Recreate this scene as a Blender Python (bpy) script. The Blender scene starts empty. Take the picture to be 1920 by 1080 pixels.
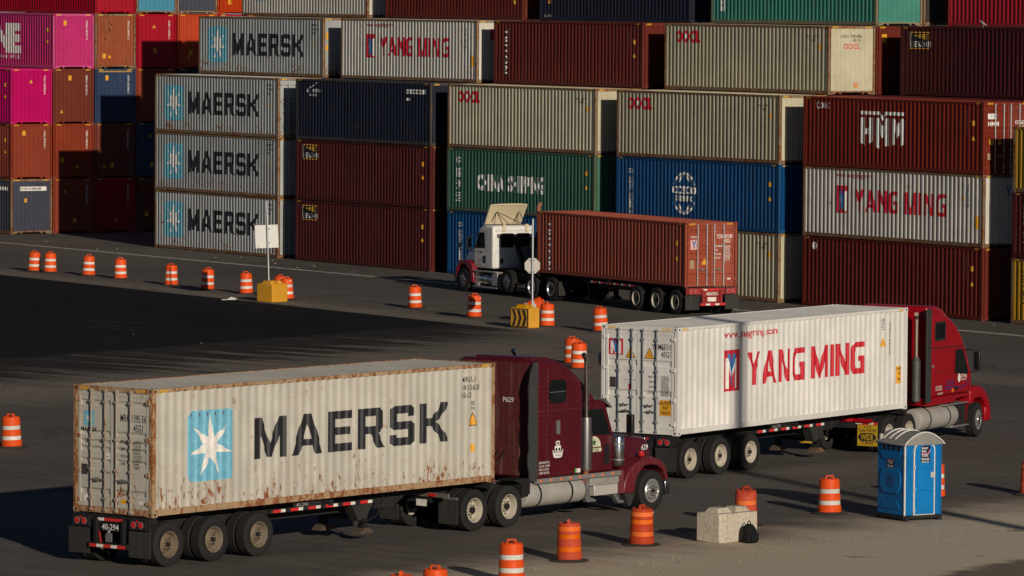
import bpy, math, random
from mathutils import Vector, Matrix
from mathutils.geometry import tessellate_polygon
R = math.radians
random.seed(7)
SC = bpy.context.scene
COL = SC.collection

# ------------------------------------------------------------------ camera, sky, sun, exposure
PITCH, ROLL, CAMH, FPX = 0.054989, -0.006476, 13.076, 10210.4
def make_camera():
    cp, sp = math.cos(PITCH), math.sin(PITCH)
    fwd = Vector((0, cp, -sp)); right = Vector((1, 0, 0)); down = Vector((0, -sp, -cp))
    cr, sr = math.cos(ROLL), math.sin(ROLL)
    r = cr*right + sr*down; d = -sr*right + cr*down
    cam = bpy.data.cameras.new('camera'); cam.sensor_width = 36; cam.lens = FPX/1920*36
    cam.clip_start = 1; cam.clip_end = 4000
    o = bpy.data.objects.new('camera', cam); COL.objects.link(o)
    u = -d; b = -fwd
    o.matrix_world = Matrix(((r.x, u.x, b.x, 0), (r.y, u.y, b.y, 0), (r.z, u.z, b.z, CAMH), (0, 0, 0, 1)))
    SC.camera = o
make_camera()
SUN_AZ, SUN_EL = -67.5, 15.3            # direction towards the sun (math azimuth), elevation
w = bpy.data.worlds.new('World'); SC.world = w; w.use_nodes = True
nt = w.node_tree; nt.nodes.clear()
wo = nt.nodes.new('ShaderNodeOutputWorld'); bg = nt.nodes.new('ShaderNodeBackground'); sky = nt.nodes.new('ShaderNodeTexSky')
sky.sky_type = 'NISHITA'; sky.sun_disc = False; sky.sun_elevation = R(SUN_EL); sky.sun_rotation = R(90-SUN_AZ)
bg.inputs['Strength'].default_value = 0.05
sky.air_density = 0.45; sky.dust_density = 0.1; sky.ozone_density = 1.2
nt.links.new(sky.outputs[0], bg.inputs[0]); nt.links.new(bg.outputs[0], wo.inputs[0])
sl = bpy.data.lights.new('sun', 'SUN'); sl.energy = 5.0; sl.angle = R(0.5); sl.color = (1.0, 0.885, 0.735)
so = bpy.data.objects.new('sun', sl); COL.objects.link(so)
sd = Vector((math.cos(R(SUN_AZ))*math.cos(R(SUN_EL)), math.sin(R(SUN_AZ))*math.cos(R(SUN_EL)), math.sin(R(SUN_EL))))
so.rotation_euler = sd.to_track_quat('Z', 'Y').to_euler(); so.location = sd*80
SC.view_settings.view_transform = 'Standard'; SC.view_settings.look = 'None'
SC.view_settings.exposure = -0.55; SC.view_settings.gamma = 1; SC.view_settings.use_curve_mapping = False
SC.cycles.max_bounces = 5; SC.cycles.diffuse_bounces = 3; SC.cycles.glossy_bounces = 3

# ------------------------------------------------------------------ mesh builder
class MB:
    def __init__(s): s.v = []; s.f = []; s.g = []
    def add(s, vs, fs, M=None):
        b = len(s.v); s.g.append((b, len(s.f)))
        s.v += [tuple(M @ Vector(q)) if M else tuple(q) for q in vs]
        s.f += [tuple(b+i for i in f) for f in fs]
        return s
    def box(s, x0, x1, y0, y1, z0, z1, M=None):
        return s.add([(x0,y0,z0),(x1,y0,z0),(x1,y1,z0),(x0,y1,z0),(x0,y0,z1),(x1,y0,z1),(x1,y1,z1),(x0,y1,z1)],
                     [(0,3,2,1),(4,5,6,7),(0,1,5,4),(1,2,6,5),(2,3,7,6),(3,0,4,7)], M)
    def cbox(s, x, y, z, a, b, c, M=None): return s.box(x-a/2, x+a/2, y-b/2, y+b/2, z-c/2, z+c/2, M)
    def prism(s, poly, y0, y1, M=None, y0b=None, y1b=None):
        """polygon in XZ extruded along Y"""
        n = len(poly)
        vs = [(p[0], y0, p[1]) for p in poly] + [(p[0], y1, p[1]) for p in poly]
        return s.add(vs, [tuple(range(n)), tuple(range(2*n-1, n-1, -1))] + [(i, i+n, (i+1) % n+n, (i+1) % n) for i in range(n)], M)
    def cyl(s, p0, p1, r, n=12, r1=None, cap=True):
        p0 = Vector(p0); p1 = Vector(p1); r1 = r if r1 is None else r1
        d = (p1-p0).normalized(); a = d.orthogonal().normalized(); b = d.cross(a)
        vs = []
        for p, rr in ((p0, r), (p1, r1)):
            vs += [p+(a*math.cos(t)+b*math.sin(t))*rr for t in [2*math.pi*i/n for i in range(n)]]
        fs = [(i, (i+1) % n, (i+1) % n+n, i+n) for i in range(n)]
        if cap: fs += [tuple(range(n-1, -1, -1)), tuple(range(n, 2*n))]
        return s.add(vs, fs)
    def tube(s, pts, r, n=8):
        pts = [Vector(p) for p in pts]; rings = []
        a = None
        for i, p in enumerate(pts):
            d = (pts[min(i+1, len(pts)-1)]-pts[max(i-1, 0)]).normalized()
            a = d.orthogonal().normalized() if a is None else (a-d*a.dot(d)).normalized()
            b = d.cross(a)
            rings.append([p+(a*math.cos(2*math.pi*k/n)+b*math.sin(2*math.pi*k/n))*r for k in range(n)])
        vs = [v for rg in rings for v in rg]; fs = []
        for i in range(len(pts)-1):
            for k in range(n): fs.append((i*n+k, i*n+(k+1) % n, (i+1)*n+(k+1) % n, (i+1)*n+k))
        fs += [tuple(range(n-1, -1, -1)), tuple(range((len(pts)-1)*n, len(pts)*n))]
        return s.add(vs, fs)
    def lathe(s, prof, axis='Z', n=24, c=(0, 0, 0), ang=None):
        """prof: (radius, height) list"""
        vs = []; fs = []; m = len(prof)
        for i in range(n):
            t = 2*math.pi*i/n
            for r, h in prof:
                x, y = r*math.cos(t), r*math.sin(t)
                q = (x, y, h) if axis == 'Z' else ((x, h, y) if axis == 'Y' else (h, x, y))
                vs.append((q[0]+c[0], q[1]+c[1], q[2]+c[2]))
        for i in range(n):
            j = (i+1) % n
            for k in range(m-1): fs.append((i*m+k, j*m+k, j*m+k+1, i*m+k+1))
        return s.add(vs, fs)
    def mesh(s, name, smooth=False, mats=None):
        m = bpy.data.meshes.new(name); m.from_pydata(s.v, [], s.f); m.validate()
        if smooth:
            m.polygons.foreach_set('use_smooth', [True]*len(m.polygons))
            m.set_sharp_from_angle(angle=R(35))
        m.update(); return m

EACH = {'side_rail', 'red_tape', 'white_tape', 'step', 'clamp', 'mirror_arm', 'suspension', 'step_bracket', 'front_relief', 'strut', 'side_relief', 'rivets_', 'air_hose'}
def ob(name, mesh, mat=None, parent=None, M=None, label=None, bevel=0, seg=2):
    if isinstance(mesh, MB) and name in EACH and len(mesh.g) > 1:
        for k, (v0, f0) in enumerate(mesh.g):
            v1, f1 = mesh.g[k+1] if k+1 < len(mesh.g) else (len(mesh.v), len(mesh.f))
            q = MB(); q.v = mesh.v[v0:v1]; q.f = [tuple(i-v0 for i in f) for f in mesh.f[f0:f1]]
            o = ob(name, q, mat, parent, M, label, bevel, seg)
        return o
    if isinstance(mesh, MB): mesh = mesh.mesh(name, smooth=bevel > 0)
    if mat is not None and not mesh.materials: mesh.materials.append(mat)
    o = bpy.data.objects.new(name, mesh); COL.objects.link(o)
    if mat is not None and mesh.materials[0] != mat:
        o.material_slots[0].link = 'OBJECT'; o.material_slots[0].material = mat
    if parent: o.parent = parent
    if M is not None: o.matrix_local = M
    if label: o['label'] = label
    if bevel:
        b = o.modifiers.new('bevel', 'BEVEL'); b.width = bevel; b.segments = seg; b.limit_method = 'ANGLE'; b.angle_limit = R(30)
    return o
def tag(o, label, cat, group=None, kind=None):
    o['label'] = label; o['category'] = cat
    if group: o['group'] = group
    if kind: o['kind'] = kind
    return o
def thing(name, label, cat, loc=(0, 0, 0), rz=0, group=None):
    o = bpy.data.objects.new(name, None); COL.objects.link(o); o.empty_display_size = .3
    o.location = loc; o.rotation_euler = (0, 0, rz)
    return tag(o, label, cat, group)
def T(x, y, z, rz=0): return Matrix.Translation((x, y, z)) @ Matrix.Rotation(rz, 4, 'Z')

# ------------------------------------------------------------------ materials
MATS = {}
def nodes(m):
    m.use_nodes = True; n = m.node_tree; n.nodes.clear()
    out = n.nodes.new('ShaderNodeOutputMaterial'); b = n.nodes.new('ShaderNodeBsdfPrincipled')
    n.links.new(b.outputs[0], out.inputs[0]); return n, b
def mixc(n, f, a, b):
    m = n.nodes.new('ShaderNodeMix'); m.data_type = 'RGBA'
    for i, v in ((0, f), (6, a), (7, b)):
        if hasattr(v, 'is_output') or isinstance(v, bpy.types.NodeSocket): n.links.new(v, m.inputs[i])
        else: m.inputs[i].default_value = (*v, 1) if isinstance(v, tuple) else v
    return m.outputs[2]
def mth(n, op, a, b=None, c=None):
    m = n.nodes.new('ShaderNodeMath'); m.operation = op
    for i, v in enumerate((a, b, c)):
        if v is None: continue
        if isinstance(v, bpy.types.NodeSocket): n.links.new(v, m.inputs[i])
        else: m.inputs[i].default_value = v
    return m.outputs[0]
def ramp(n, f, lo, hi):
    m = n.nodes.new('ShaderNodeMapRange'); m.interpolation_type = 'SMOOTHSTEP'
    n.links.new(f, m.inputs[0]); m.inputs[1].default_value = lo; m.inputs[2].default_value = hi
    return m.outputs[0]
def noise(n, vec, scale, detail=4, rough=.6, sx=1, sy=1, sz=1, dist=0):
    mp = n.nodes.new('ShaderNodeMapping'); mp.inputs['Scale'].default_value = (sx, sy, sz)
    n.links.new(vec, mp.inputs[0])
    t = n.nodes.new('ShaderNodeTexNoise'); t.inputs['Scale'].default_value = scale
    t.inputs['Detail'].default_value = detail; t.inputs['Roughness'].default_value = rough; t.inputs['Distortion'].default_value = dist
    n.links.new(mp.outputs[0], t.inputs['Vector']); return t.outputs['Fac']
def coords(n, rnd=True):
    tc = n.nodes.new('ShaderNodeTexCoord')
    if not rnd: return tc.outputs['Object']
    oi = n.nodes.new('ShaderNodeObjectInfo'); m = mth(n, 'MULTIPLY', oi.outputs['Random'], 70.0)
    cb = n.nodes.new('ShaderNodeCombineXYZ')
    for i in range(3): n.links.new(m, cb.inputs[i])
    a = n.nodes.new('ShaderNodeVectorMath'); a.operation = 'ADD'
    n.links.new(tc.outputs['Object'], a.inputs[0]); n.links.new(cb.outputs[0], a.inputs[1])
    return a.outputs[0]
def paint(name, col, rust=.1, dirt=.25, rough=.5, metal=0, streak=.3, dust=(.16, .13, .1), rustc=(.12, .042, .016), spec=.18, bump=.0, low=0, tone=True):
    """weathered paint: tone variation, running dirt streaks, rust spots"""
    if name in MATS: return MATS[name]
    m = bpy.data.materials.new(name); n, b = nodes(m); v = coords(n)
    big = noise(n, v, .7, 5, .65)
    c = mixc(n, ramp(n, big, .3, .75), tuple(x*.86 for x in col), tuple(min(1, x*1.07) for x in col))
    st = noise(n, v, 1.0, 6, .7, 9, 9, .55)
    c = mixc(n, mth(n, 'MULTIPLY', ramp(n, st, .46, .8), streak), c, dust)
    gr = noise(n, v, 14, 5, .7)
    c = mixc(n, mth(n, 'MULTIPLY', ramp(n, gr, .45, .8), dirt), c, tuple(x*.55 for x in dust))
    rr = mth(n, 'ADD', 0, rough)
    if low:
        tz = n.nodes.new('ShaderNodeTexCoord'); sz_ = n.nodes.new('ShaderNodeSeparateXYZ'); n.links.new(tz.outputs['Object'], sz_.inputs[0])
        lowf = mth(n, 'MULTIPLY', ramp(n, mth(n, 'SUBTRACT', 0, sz_.outputs[2]), -1.5, 0.0), low)
    if rust > 0:
        r1 = noise(n, v, 5.5, 8, .72, 1.6, 1.6, .8)
        r0 = noise(n, v, .9, 3, .5)
        k = mth(n, 'ADD', r1, mth(n, 'MULTIPLY', mth(n, 'SUBTRACT', r0, .5), .35))
        if low: k = mth(n, 'ADD', k, lowf)
        th = .74 - .27*rust
        mask = ramp(n, k, th, th+.035)
        halo = ramp(n, k, th-.10, th+.02)
        run = noise(n, v, 1.0, 7, .75, 16, 16, .7, .3)
        k2 = mth(n, 'ADD', run, mth(n, 'MULTIPLY', mth(n, 'SUBTRACT', r0, .5), .4))
        if low: k2 = mth(n, 'ADD', k2, mth(n, 'MULTIPLY', lowf, .7))
        c = mixc(n, mth(n, 'MULTIPLY', ramp(n, k2, .66-.16*rust, .80-.12*rust), min(1, .35+rust*.6)), c, (.30, .15, .05))
        c = mixc(n, mth(n, 'MULTIPLY', halo, .35), c, tuple(.5*x+.5*y for x, y in zip(col, (.30, .15, .06))))
        rc = mixc(n, noise(n, v, 30, 3), rustc, tuple(x*2.6 for x in rustc))
        c = mixc(n, mask, c, rc)
        rr = mth(n, 'ADD', rough, mth(n, 'MULTIPLY', mask, .9-rough))
    oi = n.nodes.new('ShaderNodeObjectInfo'); hs_ = n.nodes.new('ShaderNodeHueSaturation')
    n.links.new(mth(n, 'MULTIPLY_ADD', oi.outputs['Random'], .24, .86), hs_.inputs['Value'])
    n.links.new(mth(n, 'MULTIPLY_ADD', oi.outputs['Random'], -.10, 1.06), hs_.inputs['Saturation']); n.links.new(c, hs_.inputs['Color'])
    n.links.new(hs_.outputs[0] if tone else c, b.inputs['Base Color'])
    n.links.new(rr, b.inputs['Roughness'])
    b.inputs['Metallic'].default_value = metal; b.inputs['Specular IOR Level'].default_value = spec
    if bump:
        bp = n.nodes.new('ShaderNodeBump'); bp.inputs['Strength'].default_value = bump; bp.inputs['Distance'].default_value = .02
        n.links.new(noise(n, v, 3, 6, .7), bp.inputs['Height']); n.links.new(bp.outputs[0], b.inputs['Normal'])
    MATS[name] = m; return m
def flat(name, col, rough=.6, metal=0, var=.15, spec=.4, scale=8):
    if name in MATS: return MATS[name]
    m = bpy.data.materials.new(name); n, b = nodes(m); v = coords(n)
    c = mixc(n, ramp(n, noise(n, v, scale, 5, .7), .3, .75), tuple(x*(1-var) for x in col), tuple(min(1, x*(1+var)) for x in col))
    n.links.new(c, b.inputs['Base Color']); b.inputs['Roughness'].default_value = rough; b.inputs['Metallic'].default_value = metal
    b.inputs['Specular IOR Level'].default_value = spec
    MATS[name] = m; return m
BLACKP = flat('black_lettering', (.012, .013, .016), .6)
CHARC = flat('charcoal_lettering', (.018, .019, .022), .5)
WHITEP = flat('white_lettering', (.76, .74, .69), .6)
REDP = flat('red_lettering', (.55, .015, .03), .5)
DREDP = flat('dark_red_lettering', (.35, .015, .03), .6)
BLUEP = flat('logo_blue', (.03, .16, .42), .5)
SKYP = flat('light_blue_paint', (.16, .46, .58), .5)
YEL = flat('sticker_yellow', (.72, .34, .02), .5)
TAPEY = flat('tape_yellow', (.75, .42, .02), .5)
DARK = flat('black_gap', (.006, .006, .007), .9)
STEEL = flat('dull_steel', (.28, .28, .27), .45, .6)
GALV = flat('galvanised_bar', (.42, .44, .45), .4, .5)
CHROME = flat('chrome', (.62, .6, .58), .16, 1, .06)
ALU = flat('aluminium', (.60, .585, .56), .32, .75, .1)
TANK = paint('dusty_aluminium', (.62, .59, .53), 0, .25, .38, .35, .25, (.3, .25, .18))
RUBBER = paint('tyre_rubber', (.022, .021, .021), 0, .35, .85, 0, .2, (.06, .052, .042))
BLACKM = paint('black_chassis', (.018, .018, .019), 0, .3, .6, 0, .3, (.09, .08, .065))
GLASS = flat('dark_window_glass', (.008, .011, .012), .06, 0, .3, .4, 1.5)
RUBFLAP = paint('rubber_flap', (.035, .034, .032), 0, .3, .75, 0, .3, (.11, .1, .085))
RIMW = paint('dusty_rim', (.52, .47, .38), .25, .4, .55, 0, .4, (.2, .15, .09))
RIMR = paint('rusty_rim', (.30, .22, .14), .6, .5, .7, 0, .4, (.16, .1, .05))
BAR = paint('painted_lock_bar', (.36, .30, .24), .45, .3, .6, .0)
AMBER = flat('amber_lens', (.75, .16, .02), .3)
REDL = flat('red_lens', (.55, .02, .02), .25)
REFW = flat('reflector_white', (.75, .72, .64), .4)
REFR = flat('reflector_red', (.6, .03, .03), .4)

# ------------------------------------------------------------------ lettering
GL = {
 'M': (.86, [[(0,0),(0,1),(.2,1),(.43,.36),(.66,1),(.86,1),(.86,0),(.68,0),(.68,.56),(.50,.03),(.36,.03),(.18,.56),(.18,0)]]),
 'A': (.84, [[(0,0),(.3,1),(.54,1),(.84,0),(.64,0),(.575,.22),(.265,.22),(.2,0)], [(.32,.38),(.42,.74),(.52,.38)]]),
 'E': (.66, [[(0,0),(0,1),(.66,1),(.66,.8),(.2,.8),(.2,.6),(.6,.6),(.6,.41),(.2,.41),(.2,.2),(.66,.2),(.66,0)]]),
 'R': (.74, [[(0,0),(0,1),(.6,1),(.7,.9),(.7,.5),(.6,.4),(.55,.38),(.74,0),(.52,0),(.34,.36),(.2,.36),(.2,0)], [(.2,.8),(.5,.8),(.5,.55),(.2,.55)]]),
 'S': (.68, [[(0,.28),(0,.08),(.08,0),(.6,0),(.68,.08),(.68,.52),(.6,.6),(.2,.6),(.2,.8),(.48,.8),(.48,.72),(.67,.72),(.67,.92),(.6,1),(.08,1),(0,.92),(0,.48),(.08,.4),(.48,.4),(.48,.2),(.19,.2),(.19,.28)]]),
 'K': (.8, [[(0,0),(0,1),(.2,1),(.2,.62),(.3,.62),(.5,.8),(.56,1),(.8,1),(.72,.8),(.6,.64),(.45,.52),(.6,.36),(.72,.2),(.8,0),(.56,0),(.5,.2),(.3,.42),(.2,.42),(.2,0)]]),
 'Y': (.66, [[(.24,0),(.24,.42),(0,1),(.19,1),(.33,.62),(.47,1),(.66,1),(.42,.42),(.42,0)]]),
 'a': (.78, [[(0,0),(.29,1),(.49,1),(.78,0),(.6,0),(.54,.2),(.25,.2),(.18,0)], [(.3,.36),(.39,.72),(.48,.36)]]),
 'N': (.66, [[(0,0),(0,1),(.2,1),(.48,.36),(.48,1),(.66,1),(.66,0),(.46,0),(.18,.64),(.18,0)]]),
 'G': (.66, [[(.12,0),(.66,0),(.66,.56),(.36,.56),(.36,.4),(.48,.4),(.48,.18),(.22,.18),(.18,.28),(.18,.68),(.26,.83),(.66,.83),(.66,1),(.2,1),(.04,.86),(0,.7),(0,.2)]]),
 'I': (.18, [[(0,0),(0,1),(.18,1),(.18,0)]]),
 'm': (.8, [[(0,0),(0,1),(.18,1),(.4,.3),(.62,1),(.8,1),(.8,0),(.63,0),(.63,.52),(.47,0),(.33,0),(.17,.52),(.17,0)]]),
 'H': (.78, [[(0,0),(0,1),(.3,1),(.3,.6),(.48,.6),(.48,1),(.78,1),(.78,0),(.48,0),(.48,.34),(.3,.34),(.3,0)]]),
}
def poly_tris(loops):
    P = [q for l in loops for q in l]
    t = tessellate_polygon([[Vector((x, y, 0)) for x, y in l] for l in loops])
    return [[P[i] for i in q] for q in t]
def glyphs(s, h, sx=1., gap=.14):
    out = []; x = 0
    for ch in s:
        if ch == ' ': x += .34; continue
        wd, loops = GL[ch]
        out += [[((x+a)*h*sx, b*h) for a, b in t] for t in poly_tris(loops)]
        x += wd+gap
    return out, (x-gap)*h*sx
_tc = {}
def text(s, h, bold=.0, sx=1., rot=0, align='L', spacing=1.):
    """font outline triangles, cap height h"""
    k = (s, bold, spacing)
    if k not in _tc:
        c = bpy.data.curves.new('t', 'FONT'); c.body = s; c.offset = bold; c.resolution_u = 2; c.space_character = spacing; c.space_line = .9
        o = bpy.data.objects.new('t', c); COL.objects.link(o); bpy.context.view_layer.update()
        m = bpy.data.meshes.new_from_object(o.evaluated_get(bpy.context.evaluated_depsgraph_get()))
        m.calc_loop_triangles(); vs = [tuple(v.co[:2]) for v in m.vertices]
        _tc[k] = [[vs[i] for i in t.vertices] for t in m.loop_triangles]
        bpy.data.objects.remove(o); bpy.data.curves.remove(c); bpy.data.meshes.remove(m)
    t = _tc[k]; q = h/.7
    wd = max([p[0] for a in t for p in a] or [0])*q*sx
    ox = {'L': 0, 'C': -wd/2, 'R': -wd}[align]
    out = [[(p[0]*q*sx+ox, p[1]*q) for p in a] for a in t]
    if rot: cr, sr = math.cos(rot), math.sin(rot); out = [[(p[0]*cr-p[1]*sr, p[0]*sr+p[1]*cr) for p in a] for a in out]
    return out
def mv(tr, x, y, s=1): return [[(p[0]*s+x, p[1]*s+y) for p in a] for a in tr]
def rect(x0, y0, x1, y1): return [[(x0, y0), (x1, y0), (x1, y1)], [(x0, y0), (x1, y1), (x0, y1)]]
def rrect(x0, y0, x1, y1, r):
    pts = []
    for cx, cy, a in ((x1-r, y1-r, 0), (x0+r, y1-r, 90), (x0+r, y0+r, 180), (x1-r, y0+r, 270)):
        pts += [(cx+r*math.cos(R(a+i*22.5)), cy+r*math.sin(R(a+i*22.5))) for i in range(5)]
    return poly_tris([pts])
def tri(x, y, s): return [[(x-s*.5, y), (x+s*.5, y), (x, y+s*.95)]]
def star(cx, cy, r, n=7, k=.36):
    pts = []
    for i in range(2*n):
        a = math.pi/2+math.pi*i/n; q = r if i % 2 == 0 else r*k
        pts.append((cx+q*math.cos(a), cy+q*math.sin(a)))
    return poly_tris([pts])
def stroke(pts, wd):
    out = []
    for (a, b), (c, d) in zip(pts, pts[1:]):
        l = math.hypot(c-a, d-b) or 1; nx, ny = -(d-b)/l*wd/2, (c-a)/l*wd/2
        out += [[(a+nx, b+ny), (a-nx, b-ny), (c-nx, d-ny)], [(a+nx, b+ny), (c-nx, d-ny), (c+nx, d+ny)]]
    return out
def clipx(poly, x, keep_right):
    out = []
    for i in range(len(poly)):
        p, q = poly[i], poly[(i+1) % len(poly)]
        ip = (p[0] >= x) if keep_right else (p[0] <= x); iq = (q[0] >= x) if keep_right else (q[0] <= x)
        if ip: out.append(p)
        if ip != iq:
            t = (x-p[0])/(q[0]-p[0]); out.append((x, p[1]+t*(q[1]-p[1])))
    return out
def conform(tris, prof, off):
    """lay flat triangles (s,z) on a corrugated profile [(s,d)], d = depth inwards"""
    mb = MB()
    if prof is None:
        for t in tris: mb.add([(p[0], -off, p[1]) for p in t], [(0, 1, 2)])
        return mb
    import bisect
    xs = [q[0] for q in prof]
    def dd(x, i):
        a, b = prof[i], prof[i+1]; return a[1]+(b[1]-a[1])*(x-a[0])/(b[0]-a[0])
    for t in tris:
        lo = min(p[0] for p in t); hi = max(p[0] for p in t)
        i0 = max(0, bisect.bisect_right(xs, lo)-1); i1 = min(len(xs)-2, bisect.bisect_left(xs, hi))
        for i in range(i0, i1+1):
            if xs[i] >= hi or (i+1 < len(xs) and xs[i+1] <= lo): continue
            q = clipx(clipx(list(t), xs[i], True), xs[i+1], False)
            if len(q) < 3: continue
            mb.add([(p[0], dd(p[0], i)-off, p[1]) for p in q], [tuple(range(len(q)))])
    return mb

# ------------------------------------------------------------------ container geometry
CL, CW, HC, ST = 12.192, 2.438, 2.896, 2.591
def profile(s0, s1, pitch, flat_o, slope, flat_i, do, di):
    n = int(round((s1-s0-flat_o)/pitch)); pt = (s1-s0-flat_o)/n; k = pt/pitch
    out = [(s0, do)]; s = s0
    for i in range(n):
        out += [(s+flat_o*k, do), (s+(flat_o+slope)*k, di), (s+(flat_o+slope+flat_i)*k, di), (s+pt, do)]; s += pt
    out.append((s1, do)); res = [out[0]]
    for q in out[1:]:
        if q[0]-res[-1][0] > 1e-4: res.append(q)
    return res
PS = profile(.13, CL-.13, .278, .082, .056, .084, .012, .051)
PE = profile(.13, CW-.13, .25, .155, .028, .040, .010, .042)
PR = profile(.12, CL-.12, .209, .091, .0135, .091, .004, .024)
_mc = {}
def cached(key, fn):
    if key not in _mc: _mc[key] = fn()
    return _mc[key]
def panel_mesh(prof, z0, z1):
    mb = MB()
    for (s, d) in prof: mb.v += [(s, d, z0), (s, d, z1)]
    for i in range(len(prof)-1): mb.f.append((2*i, 2*i+2, 2*i+3, 2*i+1))
    return mb.mesh('panel')
def roof_mesh(H):
    mb = MB()
    for (s, d) in PR: mb.v += [(s, .06, H-.012-d), (s, CW-.06, H-.012-d)]
    for i in range(len(PR)-1): mb.f.append((2*i, 2*i+2, 2*i+3, 2*i+1))
    return mb.mesh('roof')
def frame_mesh(H, ends):
    mb = MB()
    for x in (0, CL-.13):
        for y in (0, CW-.10): mb.box(x+.004, x+.126, y+.003, y+.097, .118, H-.118)
    for y0, y1 in ((.004, .064), (CW-.064, CW-.004)):
        mb.box(.178, CL-.178, y0, y1, H-.085, H-.006)                  # top rails
        mb.box(.178, CL-.178, y0+.004, y1-.004, .03, .175)             # bottom rails
    for x0, x1 in ((.006, .07), (CL-.07, CL-.006)):
        mb.box(x0, x1, .162, CW-.162, H-.115, H-.004)                  # header
    for k, (x0, x1) in enumerate(((.004, .07), (CL-.07, CL-.004))):
        if ends[k] == 'door':
            mb.box(x0, x1, .162, CW-.162, .02, .15)
        else:                                                          # sill with cut away fork tunnels
            xo, xi = (x0, x1)
            mb.box(xo, xi, .162, CW-.162, .105, .165)
            for c in (.35, CW-.35): pass
            for a, b, c2, d2 in ((.162, .162, .30, .46), (.55, .60, .64, .70), (CW-.70, CW-.64, CW-.60, CW-.55), (CW-.46, CW-.30, CW-.162, CW-.162)):
                mb.add([(xo, a, .105), (xo, d2, .105), (xo, c2, .02), (xo, b, .02), (xi, a, .105), (xi, d2, .105), (xi, c2, .02), (xi, b, .02)],
                       [(0,1,2,3),(7,6,5,4),(0,4,5,1),(1,5,6,2),(2,6,7,3),(3,7,4,0)])
    for i in range(24): mb.box(.35+i*.5, .39+i*.5, .07, CW-.07, .05, .15)
    return mb.mesh('frame')
def casting_mesh():
    mb = MB(); mb.box(0, .178, 0, .162, 0, .118)
    return mb.mesh('corner_casting')
def casting_holes():
    mb = MB()
    def hole(c, u, v, a, b, nrm):
        c, u, v, nrm = map(Vector, (c, u, v, nrm)); n = 10
        vs = [c+nrm*.002+u*a*math.cos(2*math.pi*i/n)+v*b*math.sin(2*math.pi*i/n) for i in range(n)]
        mb.add(vs, [tuple(range(n))])
    for z in (.059,):
        hole((.089, 0, z), (1, 0, 0), (0, 0, 1), .038, .028, (0, -1, 0))
        hole((0, .081, z), (0, 1, 0), (0, 0, 1), .030, .034, (-1, 0, 0))
    hole((.089, .081, .118), (1, 0, 0), (0, 1, 0), .055, .03, (0, 0, 1))
    return mb.mesh('casting_hole')
def face_M(face):
    if face == 'side': return Matrix.Identity(4)
    if face == 'x1': return Matrix.Translation((CL, 0, 0)) @ Matrix.Rotation(R(90), 4, 'Z')
    if face == 'x0': return Matrix.Translation((0, CW, 0)) @ Matrix.Rotation(R(-90), 4, 'Z')
    return Matrix.Translation((CL, CW, 0)) @ Matrix.Rotation(R(180), 4, 'Z')
def door_leaf_mesh(H, w, ribs):
    """leaf from s=0..w, z=.15..H-.12, pressed horizontal ribs; d inwards"""
    mb = MB(); z0, z1 = .155, H-.125
    mb.box(0, w, .02, .075, z0, z0+.09); mb.box(0, w, .02, .075, z1-.09, z1)
    mb.box(0, .075, .02, .075, z0+.09, z1-.09); mb.box(w-.075, w, .02, .075, z0+.09, z1-.09)
    pr = [(z0+.09, .032)]
    for zc, hh in ribs:
        a = z0+(z1-z0)*zc
        pr += [(a-hh/2-.02, .032), (a-hh/2+.02, .066), (a+hh/2-.02, .066), (a+hh/2+.02, .032)]
    pr.append((z1-.09, .032)); b = len(mb.v)
    for z, d in pr: mb.v += [(.075, d, z), (w-.075, d, z)]
    for i in range(len(pr)-1): mb.f.append((b+2*i, b+2*i+1, b+2*i+3, b+2*i+2))
    return mb.mesh('door')
RIBS_M = [(.13, .12), (.40, .06), (.50, .08), (.56, .08), (.64, .08), (.90, .10)]
RIBS_Y = [(.36, .13), (.67, .13)]
def lock_bar_mesh(H):
    mb = MB(); mb.cyl((0, -.028, .06), (0, -.028, H-.06), .0185, 8)
    for z in (.09, H-.10): mb.box(-.035, .035, -.05, .015, z-.03, z+.03)
    for z in (.35, 1.0, 1.7, H-.35): mb.box(-.04, .04, -.052, .02, z-.03, z+.03)
    return mb.mesh('locking_bar')
def handle_mesh():
    mb = MB(); mb.box(0, .34, -.06, -.045, -.011, .011); mb.cbox(.17, -.05, 0, .05, .035, .075); mb.cbox(.31, -.045, 0, .035, .03, .04)
    return mb.mesh('handle')
def hinge_mesh():
    mb = MB(); mb.box(-.04, .08, -.016, .02, -.035, .035); mb.cyl((-.03, -.016, -.06), (-.03, -.016, .06), .015, 8)
    return mb.mesh('hinge')
def stripes():
    t = []
    for i in range(4): t.append([(.07*i, 0), (.07*i+.038, 0), (.07*i+.068, .075)]); t.append([(.07*i, 0), (.07*i+.068, .075), (.07*i+.03, .075)])
    return t
def add_decal(root, name, tris, mat, face, prof, off=.004, M=None):
    cl = []
    for ax in (0, 1):
        src = cl if ax else [tris]; cl = []
        for grp in src:
            grp = sorted(grp, key=lambda t: min(p[ax] for p in t)); cur = []; hi = -1e9
            for t in grp:
                if cur and min(p[ax] for p in t) > hi+.28: cl.append(cur); cur = []; hi = -1e9
                cur.append(t); hi = max(hi, max(p[ax] for p in t))
            cl.append(cur)
    for c in cl: o = ob(name, conform(c, prof, off).mesh(name), mat, root, M if M is not None else face_M(face))
    return o

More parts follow.
